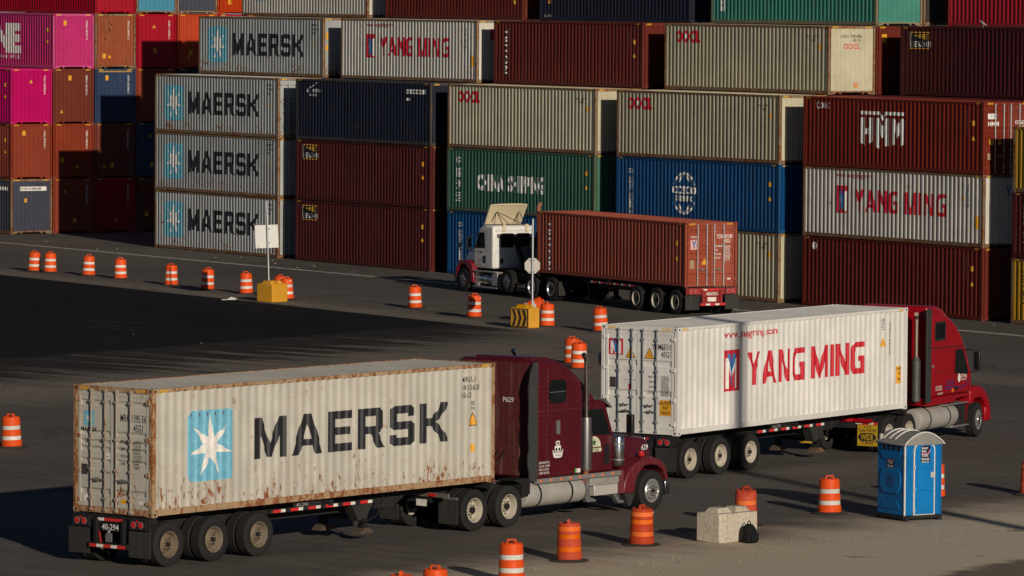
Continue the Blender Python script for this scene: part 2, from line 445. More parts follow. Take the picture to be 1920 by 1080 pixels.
def container(name, label, loc, yaw, H, mat, frame_mat=None, ends=('blank', 'blank'), group=None, lite=False, rail_mat=None, ribs=RIBS_M, barm=None, roofm=None, hs=True):
    fm = frame_mat or mat
    t = thing(name, label, 'shipping container', loc, yaw, group)
    ob('frame', cached(('fr', H, ends), lambda: frame_mesh(H, ends)), fm, t)
    sm = cached(('sp', H), lambda: panel_mesh(PS, .165, H-.07))
    ob('side_wall', sm, mat, t, face_M('side')); ob('side_wall', sm, mat, t, face_M('back'))
    ob('roof', cached(('rf', H), lambda: roof_mesh(H)), roofm or mat, t)
    ob('floor', cached('fl', lambda: MB().box(.13, CL-.13, .07, CW-.07, .15, .178).mesh('floor')), DARK, t)
    for k, e in enumerate(('x0', 'x1')):
        M = face_M(e)
        if ends[k] == 'blank':
            ob('end_wall', cached(('ep', H), lambda: panel_mesh(PE, .16, H-.105)), mat, t, M)
        else:
            hw = (CW-.26)/2
            ob('gasket', cached(('gk', H), lambda: MB().box(.128, CW-.128, .074, .10, .12, H-.115).mesh('gasket')), DARK, t, M)
            for q in (0, 1):
                D = M @ T(.135+q*(hw+.008), 0, 0)
                dl = ob('door', cached(('dl', H, str(ribs)), lambda: door_leaf_mesh(H, hw-.012, ribs)), mat, t, D)
                bars = (.44, .87) if q == 0 else (.12, .56)
                for b in bars:
                    ob('locking_bar', cached(('lb', H), lambda: lock_bar_mesh(H)), barm or GALV, dl, T(b, 0, 0))
                hz = H*.27
                dz = .16 if ribs is RIBS_Y else 0
                for b, sgn, ho in ((bars[0], 1, 0), (bars[1], -1, dz)):
                    ob('handle', cached('hd', handle_mesh), STEEL, dl, T(b, 0, hz) if sgn > 0 else T(b-.36, 0, hz-ho))
                for z in (.30, .95, 1.75, H-.32):
                    ob('hinge', cached('hg', hinge_mesh), fm, dl, T(-.01, 0, z) if q == 0 else T(hw-.002, 0, z) @ Matrix.Diagonal((-1, 1, 1, 1)))
    if not lite:
        cm = cached('cast', casting_mesh); hm = cached('casth', casting_holes)
        for sx, x in ((1, 0), (-1, CL)):
            for sy, y in ((1, 0), (-1, CW)):
                for sz, z in ((1, 0), (1, H-.118)):
                    c = ob('corner_casting', cm, fm, t, Matrix.Translation((x, y, z)) @ Matrix.Diagonal((sx, sy, sz, 1)))
                    ob('casting_hole', hm, DARK, c)
        if hs:
            st = stripes()
            for e, k in (('x0', 0), ('x1', 1)):
                add_decal(t, 'hazard_stripe', mv(st, .20, H-.10)+mv(st, CW-.50, H-.10), TAPEY, e, None, -.0035)
            add_decal(t, 'hazard_stripe', mv(st, .22, H-.095)+mv(st, CL-.52, H-.095), TAPEY, 'side', None, -.001)
    return t
def deco(t, name, tris, mat, face='side', off=.005):
    return add_decal(t, name, tris, mat, face, {'side': PS, 'end': PE}.get('side' if face == 'side' else 'end'), off)
def doordeco(t, name, tris, mat, e, off=0):
    return add_decal(t, name, tris, mat, e, None, -.0285+off)

# logos painted on the sides
def d_maersk(t, H, pat=SKYP):
    if H: pass
    deco(t, 'logo_panel', rrect(1.0, .62, 2.83, 2.38, .22), pat, off=.004)
    deco(t, 'logo_star', star(1.91, 1.5, .80), WHITEP, off=.008)
    g, wd = glyphs('MAERSK', 1.10, 1.30, .15)
    k = 6.95/wd
    deco(t, 'lettering', [[(3.35+a*k, b+.98) for a, b in q] for q in g], CHARC)
    codes(t, 'MRKU', '395 5620', '45G1', BLACKP, H)
def codes(t, a, b, c, mat, H, x=11.05):
    deco(t, 'code_text', mv(text(a, .13), x, H-.42)+mv(text(b, .13), x, H-.62)+mv(text(c, .13), x, H-.82), mat)
    deco(t, 'warning_sticker', tri(11.35, H-1.36, .24), YEL)
def d_yang(t, H, wm=WHITEP, url=True):
    deco(t, 'logo_panel', rect(2.35, 1.05, 3.15, 2.17), REDP, off=.004)
    M1 = [[(2.47,1.12),(2.47,1.95),(2.60,1.95),(2.60,1.12)], [(2.90,1.12),(2.90,1.95),(3.03,1.95),(3.03,1.12)]]
    tr = sum([poly_tris([q]) for q in M1], []) + poly_tris([[(2.60,1.95),(2.60,1.70),(2.75,1.22),(2.75,1.44)]]) + poly_tris([[(2.90,1.95),(2.90,1.70),(2.75,1.22),(2.75,1.44)]])
    deco(t, 'logo_letter', tr, WHITEP, off=.008)
    deco(t, 'logo_letter', mv([[(a*.62, b*.86) for a, b in q] for q in poly_tris(GL['Y'][1])], 2.545, 1.20), BLUEP, off=.012)
    for s, x0, x1 in (('YaNG', 3.6, 6.55), ('mING', 6.95, 9.8)):
        g, wd = glyphs(s, .90, 1, .10); k = (x1-x0)/wd
        deco(t, 'lettering', [[(x0+a*k, b+1.15) for a, b in q] for q in g], REDP)
    if url: deco(t, 'web_address', mv([[(a*1.2, b) for a, b in q] for q in text('www.yangming.com', .17, .01)], 2.35, H-.36), DREDP)
    deco(t, 'code_text', mv(text('YMMU 653100', .11, 0, 1, R(-90)), 11.15, H-.35)+mv(text('45G1', .11, 0, 1, R(-90)), 10.8, H-.25), BLACKP)
    deco(t, 'warning_sticker', tri(10.85, H-1.05, .26), YEL)
    deco(t, 'caution_sticker', rect(11.62, .75, 11.90, 1.25), YEL)
def flower(cx, cy, r):
    return sum([star(cx, cy, r, 5, .5)], [])
def d_oocl(t, H, code='OOLU 936782'):
    deco(t, 'lettering', mv(text('OOCL', .46, .06, .98), .85, H-.78), REDP)
    deco(t, 'logo_flower', star(1.62, H-.54, .13, 5, .5), WHITEP, off=.009)
    deco(t, 'code_text', mv(text(code, .10), 10.55, H-.50)+mv(text('45G1', .10), 10.95, H-.66), BLACKP)
    deco(t, 'warning_sticker', rect(11.45, H-1.0, 11.57, H-.8), YEL)
def d_beacon(t, H):
    deco(t, 'sign_border', rect(.55, H-.93, 1.95, H-.22), YEL, off=.004)
    deco(t, 'sign_panel', rect(.59, H-.89, 1.91, H-.26), BLACKP, off=.007)
    deco(t, 'sign_beam', sum([[[(.85, H-.36), (1.85, H-.36-.1*i), (1.85, H-.30-.1*i)]] for i in range(3)], []), TAPEY, off=.010)
    deco(t, 'sign_tower', [[(.64, H-.85), (.76, H-.85), (.70, H-.30)]]+rect(.66, H-.38, .76, H-.30), WHITEP, off=.010)
    deco(t, 'lettering', mv(text('BEACON', .23, .01, 1.0), .80, H-.84), WHITEP, off=.011)
    side_codes(t, H, WHITEP)
def side_codes(t, H, mat, y=True):
    deco(t, 'code_text', mv(text('SEGU 543027 6', .10, 0, 1, R(-90)), 11.05, H-.35), mat)
    if y:
        deco(t, 'warning_sticker', tri(11.5, H-1.55, .22), YEL)
        deco(t, 'caution_sticker', rect(11.42, H-.95, 11.58, H-.75), YEL)
def d_vert(t, s, x, H, h=.26, mat=WHITEP, stacked=False, z0=.35, gap=.40, bold=.02):
    if stacked:
        tr = []
        for i, ch in enumerate(s): tr += mv(text(ch, h, bold), x, H-z0-gap*i-h)
    else: tr = mv(text(s, h, bold, 1.25, R(-90), spacing=1.1), x, H-z0)
    deco(t, 'lettering', tr, mat)
def d_hmm(t, H):
    x, z = 4.0, .95; s = 1.0
    def pl(pts): return poly_tris([[(x+a*s, z+b*s) for a, b in pts]])
    w = 2.9
    top = pl([(0, 1.42), (0, 1.28), (1.25, 1.28), (1.48, 1.05), (1.72, 1.28), (w, 1.28), (w, 1.42), (1.62, 1.42), (1.48, 1.24), (1.33, 1.42)])
    Hh = pl([(0, 1.16), (.30, 1.16), (.30, .72), (.58, .72), (.58, 1.16), (.86, 1.16), (.86, .22), (.58, .10), (.58, .48), (.30, .48), (.30, 0+.02), (0, .12)])
    M1 = pl([(.98, 1.16), (1.22, 1.16), (1.48, .84), (1.72, 1.16), (1.94, 1.16), (1.94, .02), (1.66, .02), (1.66, .62), (1.48, .34), (1.26, .62), (1.26, -.1), (.98, .0)])
    M2 = pl([(2.06, 1.16), (2.28, 1.16), (2.48, .84), (2.68, 1.16), (w, 1.16), (w, .12), (2.70, .02), (2.70, .62), (2.48, .34), (2.30, .62), (2.30, .1), (2.06, .02)])
    deco(t, 'logo', top+Hh+M1+M2, WHITEP)
    deco(t, 'lettering', mv(text('KOBC', .26, .01, 1), .85, H-.48), WHITEP)
    side_codes(t, H, WHITEP)
def d_cosco(t, H):
    cx, cz, r = 5.2, 1.45, .86
    tr = []
    def arc(rx, ry, a0, a1, n=14): return [(cx+rx*math.cos(R(a0+(a1-a0)*i/n)), cz+ry*math.sin(R(a0+(a1-a0)*i/n))) for i in range(n+1)]
    for a0, a1 in ((25, 155), (205, 335)):
        tr += stroke(arc(r, r, a0, a1), .10)
        tr += stroke(arc(r*.5, r*.97, a0+8, a1-8), .085)
    deco(t, 'logo_globe', tr, WHITEP)
    deco(t, 'lettering', mv(text('COSCO', .32, .045, 1.12, 0, 'C'), cx, cz-.02)+mv(text('SHIPPING', .23, .035, 1.02, 0, 'C'), cx, cz-.34), WHITEP, off=.009)
    d_vert(t, '中远海运集运', .95, H, .27, WHITEP, True, .5, .36, .005)
    side_codes(t, H, WHITEP)
def d_china(t, H):
    deco(t, 'lettering', mv(text('CHINA  SHIPPING', .68, .05, .73), 2.55, 1.05), WHITEP)
    d_vert(t, '中国海运', .75, H, .33, WHITEP, True, .42, .55, .01)
    side_codes(t, H, WHITEP)
def e_std(t, H, prefix, hz=.25, mat=WHITEP, yel=True):
    """markings on the blank right-hand end (x1)"""
    rnd = random.Random(prefix)
    deco(t, 'code_text', mv(text(prefix, .105, .008, 1, R(-90)), 1.95, H-.35), mat, 'x1')
    if yel:
        k = rnd.random()
        if k < .8: deco(t, 'warning_sticker', tri(.45+rnd.random()*1.2, H-.75 if rnd.random() < .5 else .55, .20), YEL, 'x1')
        if k > .3: x = .35+rnd.random()*.9; z = H-.62 if k > .75 else .45+rnd.random()*.4; deco(t, 'caution_sticker', rect(x, z, x+.2, z+.26), YEL, 'x1')

# ------------------------------------------------------------------ paints of the containers
P = dict(
 maersk=paint('grey_container_paint', (.40, .42, .42), .26, .25, .5, 0, .35, (.2, .16, .11), low=.10),
 maerskt=paint('pale_grey_container_paint', (.50, .48, .42), .30, .16, .5, 0, .42, (.42, .33, .22), low=.11, tone=False),
 rustf=paint('rusty_frame', (.26, .19, .12), .85, .5, .7, 0, .5),
 rustt=paint('rusty_cream_frame', (.38, .26, .15), .86, .4, .65, 0, .6, (.26, .15, .08)),
 yang=paint('cream_white_paint', (.62, .59, .52), .26, .2, .5, 0, .3, (.3, .24, .17)),
 yangt=paint('clean_white_paint', (.72, .70, .66), .0, .16, .42, 0, .24, (.42, .37, .3), tone=False),
 oocl=paint('cream_paint', (.52, .48, .34), .2, .2, .5, 0, .3, (.3, .24, .14)),
 dred=paint('dark_red_paint', (.085, .014, .013), .05, .15, .55, 0, .2, (.08, .04, .03)),
 dred2=paint('oxblood_paint', (.065, .010, .012), .05, .15, .55, 0, .2, (.08, .03, .03)),
 dred3=paint('brick_red_paint', (.135, .022, .015), .06, .15, .55, 0, .2, (.1, .05, .03)),
 hmm=paint('red_oxide_paint', (.20, .032, .018), .06, .15, .5, 0, .2, (.12, .05, .03)),
 navy=paint('navy_paint', (.016, .019, .036), .08, .2, .5, 0, .25, (.06, .06, .07)),
 nyk=paint('slate_navy_paint', (.055, .058, .085), .12, .2, .5, 0, .25, (.1, .09, .09)),
 green=paint('sea_green_paint', (.055, .15, .105), .1, .2, .5, 0, .25, (.1, .1, .06)),
 teal=paint('teal_paint', (.05, .24, .19), .3, .2, .5, 0, .25, (.12, .12, .06)),
 cosco=paint('royal_blue_paint', (.008, .07, .20), .06, .15, .5, 0, .2, (.03, .06, .1)),
 mag=paint('magenta_paint', (.52, .012, .13), .03, .1, .45, 0, .15, (.4, .1, .15)),
 pink=paint('faded_pink_paint', (.55, .055, .19), .03, .15, .5, 0, .2, (.4, .12, .16)),
 orange=paint('rusty_orange_paint', (.28, .055, .016), .60, .3, .6, 0, .3, (.12, .05, .02), (.03, .012, .01)),
 ored=paint('orange_red_paint', (.46, .055, .02), .03, .1, .5, 0, .15, (.2, .05, .02)),
 brown=paint('brown_paint', (.16, .034, .020), .03, .12, .5, 0, .15, (.1, .04, .03)),
 brown2=paint('red_brown_paint', (.25, .042, .021), .03, .12, .5, 0, .15, (.14, .05, .03)),
 red=paint('crimson_paint', (.36, .008, .022), .03, .12, .45, 0, .15, (.3, .03, .03)),
 lblue=paint('light_blue_container', (.05, .26, .38), .4, .3, .5, 0, .3, (.1, .1, .1)),
 mblue=paint('mid_blue_container', (.028, .05, .11), .1, .3, .5, 0, .3, (.1, .1, .1)),
 yellow=paint('mustard_paint', (.42, .24, .03), .25, .3, .5, 0, .3, (.15, .09, .02)),
 tex=paint('faded_red_trailer_box', (.32, .07, .04), .05, .2, .55, 0, .25, (.2, .07, .04)),
)
SA = -0.9978547                      # direction of the stack rows
SO = Vector((-17.918, 272.4995, 0)); SU = Vector((math.cos(SA), math.sin(SA), 0)); SN = Vector((-math.sin(SA), math.cos(SA), 0))
VP = 2.49
UB = {'A': 0.0, 'B': 13.87, 'C': 27.51, 'D': 41.385, 'E': 55.28, 'E2': 58.5, 'F': 69.35, 'L': -27.69}
def sc(bay, row, lev, H, mat, label, fm=None, name='shipping_container', ends=('blank', 'blank'), group=None, z=None, lite=False, roofm=None):
    v = row*VP+(.04 if (lev*7+row*3) % 3 == 0 else 0)*0
    p = SO+SU*(UB[bay]+random.uniform(-.02, .02))+SN*(v+random.uniform(-.012, .012))
    zz = lev*HC if z is None else z
    return container(name, label, (p.x, p.y, zz), SA, H, mat, fm, ends, group or 'containers in the stacked rows', lite, roofm=roofm)
RF = P['rustf']
# front row
for lev, s in ((2, 'top one of the three stacked grey MAERSK containers, its rusty door end showing'),
               (1, 'middle one of the three stacked grey MAERSK containers'),
               (0, 'grey MAERSK lettered container on the ground behind the white rectangular sign')):
    t = sc('A', 0, lev, HC, P['maersk'], s, RF, ends=('blank', 'door' if lev == 2 else 'blank')); d_maersk(t, HC)
t = sc('B', 0, 2, HC, P['navy'], 'dark navy container with small white winged emblem, on top of two dark red ones', paint('navy_rusty_frame', (.06, .05, .05), .35, .3, .6)); H = HC
deco(t, 'lettering', mv(text('NK COBSIG', .17, .01, 1.15), .9, H-.62)+mv(text('LOGISTICS', .10, .005, 1.1), 1.15, H-.80), WHITEP)
deco(t, 'emblem', sum([stroke([(1.25+.1*i, H-.40), (1.6+.06*i, H-.30+.03*i), (1.95+.02*i, H-.14+.0*i)], .035) for i in range(3)], []), WHITEP)
deco(t, 'number_panel', rect(9.95, H-.52, 11.75, H-.32)+rect(9.95, H-.84, 10.4, H-.72), WHITEP, off=.004)
deco(t, 'code_text', mv(text('NYKU 415888', .13, .01, 1.15), 10.0, H-.48), BLACKP, off=.008)
t = sc('B', 0, 1, HC, P['dred'], 'dark red container with black and yellow lighthouse sign, directly under the navy one'); d_beacon(t, HC)
t = sc('B', 0, 0, HC, P['dred'], 'dark red container with black and yellow lighthouse sign, standing on the ground'); d_beacon(t, HC)
t = sc('C', 0, 2, HC, P['oocl'], 'cream container with red OOCL letters resting on the green CHINA SHIPPING one', RF); d_oocl(t, HC, 'OOLU 784213')
t = sc('C', 0, 1, HC, P['green'], 'green container with white CHINA SHIPPING lettering', paint('green_frame', (.09, .13, .08), .4, .3, .6)); d_china(t, HC)
t = sc('C', 0, 0, HC, P['cosco'], 'blue container on the ground behind the white truck cab', None); d_vert(t, '中远海运集运', .95, HC, .27, WHITEP, True, .5, .36, .005)
t = sc('D', 0, 2, HC, P['oocl'], 'cream container with red OOCL letters resting on the blue COSCO SHIPPING one', RF); d_oocl(t, HC, 'OOLU 948712')
t = sc('D', 0, 1, HC, P['cosco'], 'royal blue container with white COSCO SHIPPING globe'); d_cosco(t, HC)
t = sc('D', 0, 0, HC, P['oocl'], 'plain cream container on the ground right of the red-brown truck box', RF); d_oocl(t, HC, 'OOLU 940871')
t = sc('E', 0, 2, HC, P['hmm'], 'red-brown container with large white HMM lettering', None, ends=('blank', 'door')); d_hmm(t, HC)
for s, z, h in (('KOBC', 2.28, .12), ('HMM', 1.95, .17)):
    if s == 'KOBC': doordeco(t, 'sticker', rect(.24, 2.22, .66, 2.44), WHITEP, 'x1', .0); doordeco(t, 'sticker_text', mv(text(s, h, .0, .8), .36, z), BLUEP, 'x1', .004)
    else: doordeco(t, 'lettering', mv(text(s, h, .03), .24, z), WHITEP, 'x1')
doordeco(t, 'code_text', mv(text('KOCU', .15, .01, .6), 1.60, 2.02)+mv(text('428', .15, .01, .6), 1.92, 2.02)+mv(text('45G1', .15, .01, .6), 1.92, 1.82), WHITEP, 'x1')
doordeco(t, 'caution_sticker', rect(.32, 1.2, .55, 1.42)+tri(.85, 1.22, .2), YEL, 'x1')
doordeco(t, 'data_plate', rect(.24, .60, .42, .86), flat('plate_tan', (.35, .25, .14)), 'x1')
t = sc('E', 0, 1, HC, P['yang'], 'off-white container with red YANG MING lettering between two red-brown ones, far right', RF); d_yang(t, HC)
deco(t, 'logo_letter', mv(poly_tris(GL['Y'][1]), 1.15, 2.05, .4), BLUEP, 'x1')
t = sc('E', 0, 0, HC, P['dred3'], 'dark red container on the ground under the off-white YANG MING one, small white oval mark')
deco(t, 'oval_mark', poly_tris([[(.88+.17*math.cos(a), HC-.38+.17*math.sin(a)) for a in [i*math.pi/8 for i in range(16)]]]), WHITEP)
deco(t, 'code_text', mv(text('E', .14, .01), .62, HC-.43), WHITEP); side_codes(t, HC, WHITEP)
for lev, m, s in ((2, 'yellow', 'mustard yellow container, topmost at the right edge'), (1, 'dred', 'dark red container between two yellow ones at the right edge'), (0, 'yellow', 'mustard yellow container on the ground at the right edge')):
    t = sc('F', 0, lev, ST, P[m], s, RF if m == 'yellow' else None, z=lev*ST)
    d_vert(t, 'TRITON' if lev == 0 else 'GESU 471', .75, ST, .2, BLACKP if m == 'yellow' else WHITEP, False, .4)
# second row, fourth level
t = sc('A', 1, 3, HC, P['maersk'], 'grey MAERSK container alone in the upper tier, left of the YANG MING one', RF); d_maersk(t, HC)
deco(t, 'caution_sticker', rect(.16, 1.85, .30, 2.2)+rect(.16, 1.3, .30, 1.6), YEL, 'x1')
t = sc('B', 1, 3, HC, P['yang'], 'off-white container with red YANG MING lettering in the upper tier above the navy one', RF); d_yang(t, HC)
deco(t, 'logo_panel', rect(.75, 2.0, 1.25, 2.5), REDP, 'x1', .004); deco(t, 'logo_letter', mv(poly_tris(GL['Y'][1]), .86, 2.05, .4), BLUEP, 'x1', .008)
t = sc('C', 1, 3, HC, P['dred3'], 'dark red container with vertical white TRITON lettering in the upper tier'); d_vert(t, 'TRITON', .85, HC, .3); side_codes(t, HC, WHITEP)
t = sc('D', 1, 3, HC, P['oocl'], 'cream OOCL container in the upper tier, its whole cream end showing', RF); d_oocl(t, HC, 'OOLU 993678')
deco(t, 'code_text', mv(text('OOLU 9936786', .13, .005, .9), .62, HC-.50)+mv(text('45 G1', .12, .005), 1.25, HC-.66), BLACKP, 'x1')
deco(t, 'lettering', mv(text('OOCL', .21, .03, 1), .78, HC-.96), flat('faded_red', (.62, .10, .08)), 'x1')
deco(t, 'repair_patch', rect(1.32, .28, 1.58, .52), flat('orange_patch', (.62, .30, .14)), 'x1')
t = sc('E', 2, 3, HC, P['dred2'], 'very dark red container with black and yellow lighthouse sign in the upper tier, far right'); d_beacon(t, HC)
# third row
t = sc('D', 2, 3, HC, P['dred3'], 'dark red container end showing between the cream end and the lighthouse sign container')
deco(t, 'caution_sticker', rect(.30, 2.2, .58, 2.55), YEL, 'x1')
t = sc('A', 2, 4, HC, P['yang'], 'rust streaked grey container with black SEALAND lettering cut by the top edge', RF)
g = mv(text('SEALAND', .85, .05, 1.25), 3.1, .95); deco(t, 'lettering', g, CHARC); deco(t, 'logo_panel', rect(1.2, .8, 2.4, 2.2), SKYP)
t = sc('B', 2, 4, HC, P['dred3'], 'plain dark red container cut by the top edge, right of the SEALAND one', None)
deco(t, 'caution_sticker', rect(11.3, .75, 11.55, 1.2), YEL)
t = sc('C', 2, 4, HC, P['navy'], 'dark navy container with vertical yellow panel cut by the top edge')
deco(t, 'number_panel', rect(.72, .8, .98, 2.6), YEL, off=.004); deco(t, 'lettering', mv(text('CONTAINERS', .17, .01, 1.1, R(90)), .93, .85), BLACKP, off=.008)
deco(t, 'code_text', mv(text('COSCO', .10, .0, 1.3), .4, .19), WHITEP)
t = sc('D', 2, 4, HC, P['teal'], 'teal green container with bright rust-speckled pale green end at the top edge', paint('teal_frame', (.22, .2, .12), .4, .3, .6))
deco(t, 'number_panel', rect(.72, .55, 1.05, 2.6), WHITEP, off=.004); deco(t, 'lettering', mv(text('ONE LINE', .2, .01, 1.1, R(90)), .98, .7), BLUEP, off=.008)
t = sc('E', 3, 4, HC, P['red'], 'bright red container cut by the top edge at the far right')
t = sc('D', 3, 4, HC, paint('black_rusty', (.03, .03, .03), .5, .3, .6), 'dark rusty container peeking out behind the pale green end at the top edge', RF)
# hidden supports
hid = 'plain dark red container inside the stack, hidden behind the front row'
for bay, row, levs in [(b, 1, range(3)) for b in 'ABCDE']+[('A', 2, range(4)), ('B', 2, range(4)), ('C', 2, range(4)), ('D', 2, range(3)), ('E', 2, range(3)), ('D', 3, range(4)), ('E', 3, range(4)), ('A', 3, range(5))]:
    for l in levs: sc(bay, row, l, HC, P['dred2'], hid, None, group='containers hidden inside the stacks', lite=True)
# left block, ends facing right
LB = [(0, 0, 'nyk', 'slate navy container with white number strip standing on the ground at the far left', 'NYKU'),
      (0, 1, 'brown2', 'red-brown container between the slate navy and the magenta one at the far left', 'CAIU 879342 1'),
      (0, 2, 'mag', 'bright magenta container, the lower one, at the left edge', 'TCLU 453026 8'),
      (1, 0, 'brown2', 'dark red-brown container on the ground right of the slate navy one, mostly in shade', 'TGHU 698210 4'),
      (1, 1, 'brown2', 'orange-brown container half in shadow, third up from nothing but the ground one, beside the red-brown one', 'TEMU 728103 5'),
      (1, 2, 'brown', 'brown container between the magenta and the dark blue ones', 'BMOU 441276 0'),
      (1, 3, 'pink', 'pink container with magenta side lettered ONE, left edge', 'ONEU 042917 3'),
      (2, 0, 'red', 'crimson container on the ground in deep shade', 'UACU 520871 9'),
      (2, 1, 'brown', 'dark brown container in shade under the dark blue one', 'TCNU 311840 2'),
      (2, 2, 'mblue', 'dark blue container with yellow striped top edge, partly in shade', 'UETU 551903 7'),
      (2, 3, 'orange', 'rusty orange container with dark rust speckles', 'TRHU 240391 6'),
      (2, 4, 'red', 'crimson red container with long red side cut by the top edge, far left', 'UACU 318264 1'),
      (3, 0, 'brown', 'brown container on the ground in shade beside the lowest grey MAERSK one', 'TGBU 510236 3'),
      (3, 1, 'mblue', 'dull blue container in shade beside the middle grey MAERSK one', 'CAXU 712330 8'),
      (3, 2, 'brown2', 'red-brown container mostly in shade, right of the dark blue one', 'BEAU 423118 4'),
      (3, 3, 'red', 'crimson container with an L-shaped shadow over its lower half', 'HLBU 149302 2'),
      (3, 4, 'lblue', 'light blue rust-stained container cut by the top edge', 'CMAU 300217 9'),
      (4, 3, 'ored', 'orange-red container left of the upper grey MAERSK one', 'HLXU 827103 0'),
      (4, 4, 'nyk', 'slate grey container cut by the top edge between light blue and orange ones', 'SEGU 194002 7'),
      (5, 4, 'ored', 'orange container cut by the top edge beside the SEALAND one', 'HLXU 530217 4'),
      (5, 3, 'red', 'crimson container of which only a strip shows above the upper grey MAERSK one', 'TCLU 118235 5'),
      (4, 2, 'navy', 'dark navy container glimpsed in shade behind the upper grey MAERSK one', 'TCLU 650081 2')]
for row, lev, m, lab, code in LB:
    if (row, lev) == (1, 1): lab = 'orange-brown container half in shadow, directly above the shaded red-brown ground one'
    t = sc('L', row, lev, HC, P[m], lab, RF if m in ('nyk', 'orange', 'lblue') else None, group='containers of the left-hand block')
    if m == 'nyk' and row == 0:
        deco(t, 'number_panel', rect(.55, HC-.62, 2.12, HC-.40), WHITEP, 'x1', .004); deco(t, 'code_text', mv(text('NYKU4348288', .14, .01, .98), .58, HC-.58), BLACKP, 'x1', .008)
        deco(t, 'caution_sticker', rect(.80, HC-1.22, .95, HC-1.02), YEL, 'x1'); deco(t, 'number_panel', rect(10.6, HC-.6, 11.8, HC-.42), WHITEP)
    else: e_std(t, HC, code)
    if (row, lev) == (1, 3):
        deco(t, 'lettering', mv(text('ONE', 1.40, .06, 1.15, 0, 'R'), 8.5, .88)+mv(text('NETWORK EXPRESS', .2, .01, 1.25, 0, 'R'), 8.45, .48), WHITEP)
    if (row, lev) in ((0, 2), (0, 1), (1, 3)): side_codes(t, HC, WHITEP)
    if (row, lev) == (2, 2): deco(t, 'hazard_stripe', sum([mv(stripes(), .24+.28*i, HC-.19) for i in range(7)], []), TAPEY, 'x1')
for row, levs in ((4, (0, 1)), (5, (0, 1, 2))):
    for l in levs: sc('L', row, l, HC, P['dred2'], hid, None, group='containers hidden inside the stacks', lite=True)

# ------------------------------------------------------------------ wheels
def tyre_mesh(r=.51, w=.28, groove=True):
    h = w/2
    pr = [(r*.56, -h*.80), (r*.62, -h*.98), (r*.80, -h*1.04), (r*.93, -h*.97), (r*.985, -h*.84)]
    if groove:
        for i in range(5):
            y = -h*.72+i*h*.36
            pr += [(r, y-.03), (r, y+.008), (r-.016, y+.010), (r-.016, y+.022)]
    pr += [(r, h*.80), (r*.985, h*.84), (r*.93, h*.97), (r*.80, h*1.04), (r*.62, h*.98), (r*.56, h*.80)]
    return MB().lathe(pr, 'Y', 48).mesh('tyre', True)
def holes(mb, n, rr, rh, y, s, depth=.0):
    for i in range(n):
        a = 2*math.pi*(i+.5)/n; c = (rr*math.cos(a), y, rr*math.sin(a))
        mb.cyl((c[0], y, c[2]), (c[0], y+s*.004, c[2]), rh, 10)
# rim facing -Y
def rim_dish():       # dual outer wheel, deep dish
    pr = [(.295, -.135), (.300, -.150), (.285, -.150), (.270, -.125), (.262, -.02), (.250, .03), (.235, .045), (.15, .035), (.13, .01), (.13, -.03), (.10, -.045), (0.001, -.045)]
    return MB().lathe(pr, 'Y', 40).mesh('rim', True)
def rim_alu():        # bulged front wheel
    pr = [(.295, -.13), (.300, -.150), (.285, -.150), (.275, -.12), (.262, -.10), (.24, -.125), (.20, -.155), (.16, -.165), (.14, -.165), (.11, -.15), (.10, -.17), (0.001, -.17)]
    return MB().lathe(pr, 'Y', 40).mesh('rim', True)
def rim_spoke():      # five-hand-hole trailer wheel
    pr = [(.295, -.135), (.300, -.150), (.283, -.150), (.268, -.125), (.260, .0), (.245, .02), (.21, .0), (.15, -.03), (.13, -.06), (.12, -.085), (.08, -.095), (0.001, -.095)]
    return MB().lathe(pr, 'Y', 40).mesh('rim', True)
def hub_m(kind):
    mb = MB()
    if kind == 'dish':
        holes(mb, 8, .205, .030, .040, -1); mb.cyl((0, -.045, 0), (0, -.11, 0), .085, 14, .075); 
        for i in range(10): a = .3+2*math.pi*i/10; mb.cyl((.115*math.cos(a), .0, .115*math.sin(a)), (.115*math.cos(a), -.06, .115*math.sin(a)), .014, 6)
    elif kind == 'alu':
        holes(mb, 10, .205, .024, -.150, -1)
        for i in range(10): a = 2*math.pi*i/10; mb.cyl((.125*math.cos(a), -.155, .125*math.sin(a)), (.125*math.cos(a), -.195, .125*math.sin(a)), .015, 6)
        mb.cyl((0, -.17, 0), (0, -.20, 0), .06, 12)
    else:
        holes(mb, 5, .188, .036, -.008, -1); mb.cyl((0, -.095, 0), (0, -.15, 0), .06, 12, .05)
        for i in range(10): a = .3+2*math.pi*i/10; mb.cyl((.10*math.cos(a), -.08, .10*math.sin(a)), (.10*math.cos(a), -.12, .10*math.sin(a)), .012, 6)
    return mb.mesh('hub')
TY = tyre_mesh(); RD, RA, RS = rim_dish(), rim_alu(), rim_spoke(); HUB = {k: hub_m(k) for k in ('dish', 'alu', 'spoke')}
HUBM = flat('hub_dark', (.03, .028, .026), .5, .3)
def wheel(root, x, y, side, kind='dish', rimm=None, steer=0, z=.51, hubm=None):
    """side -1: outer face to -Y, +1: outer face to +Y"""
    M = T(x, y, z, (0 if side < 0 else R(180))+steer)
    wv = ob('wheel', TY, RUBBER, root, M)
    ob('rim', {'dish': RD, 'alu': RA, 'spoke': RS}[kind], rimm or RIMW, wv)
    ob('hub', HUB[kind], hubm or HUBM, wv)
    return wv
def duals(root, x, W, kind, rimm, rimi=RIMR, near=None):
    for s in (-1, 1):
        wheel(root, x, s*(W-.14), s, kind, rimm)
        wheel(root, x, s*(W-.14-.33), s, 'dish', rimi)
    ob('axle', MB().cyl((x, -W+.3, .51), (x, W-.3, .51), .07, 10), BLACKM, root)

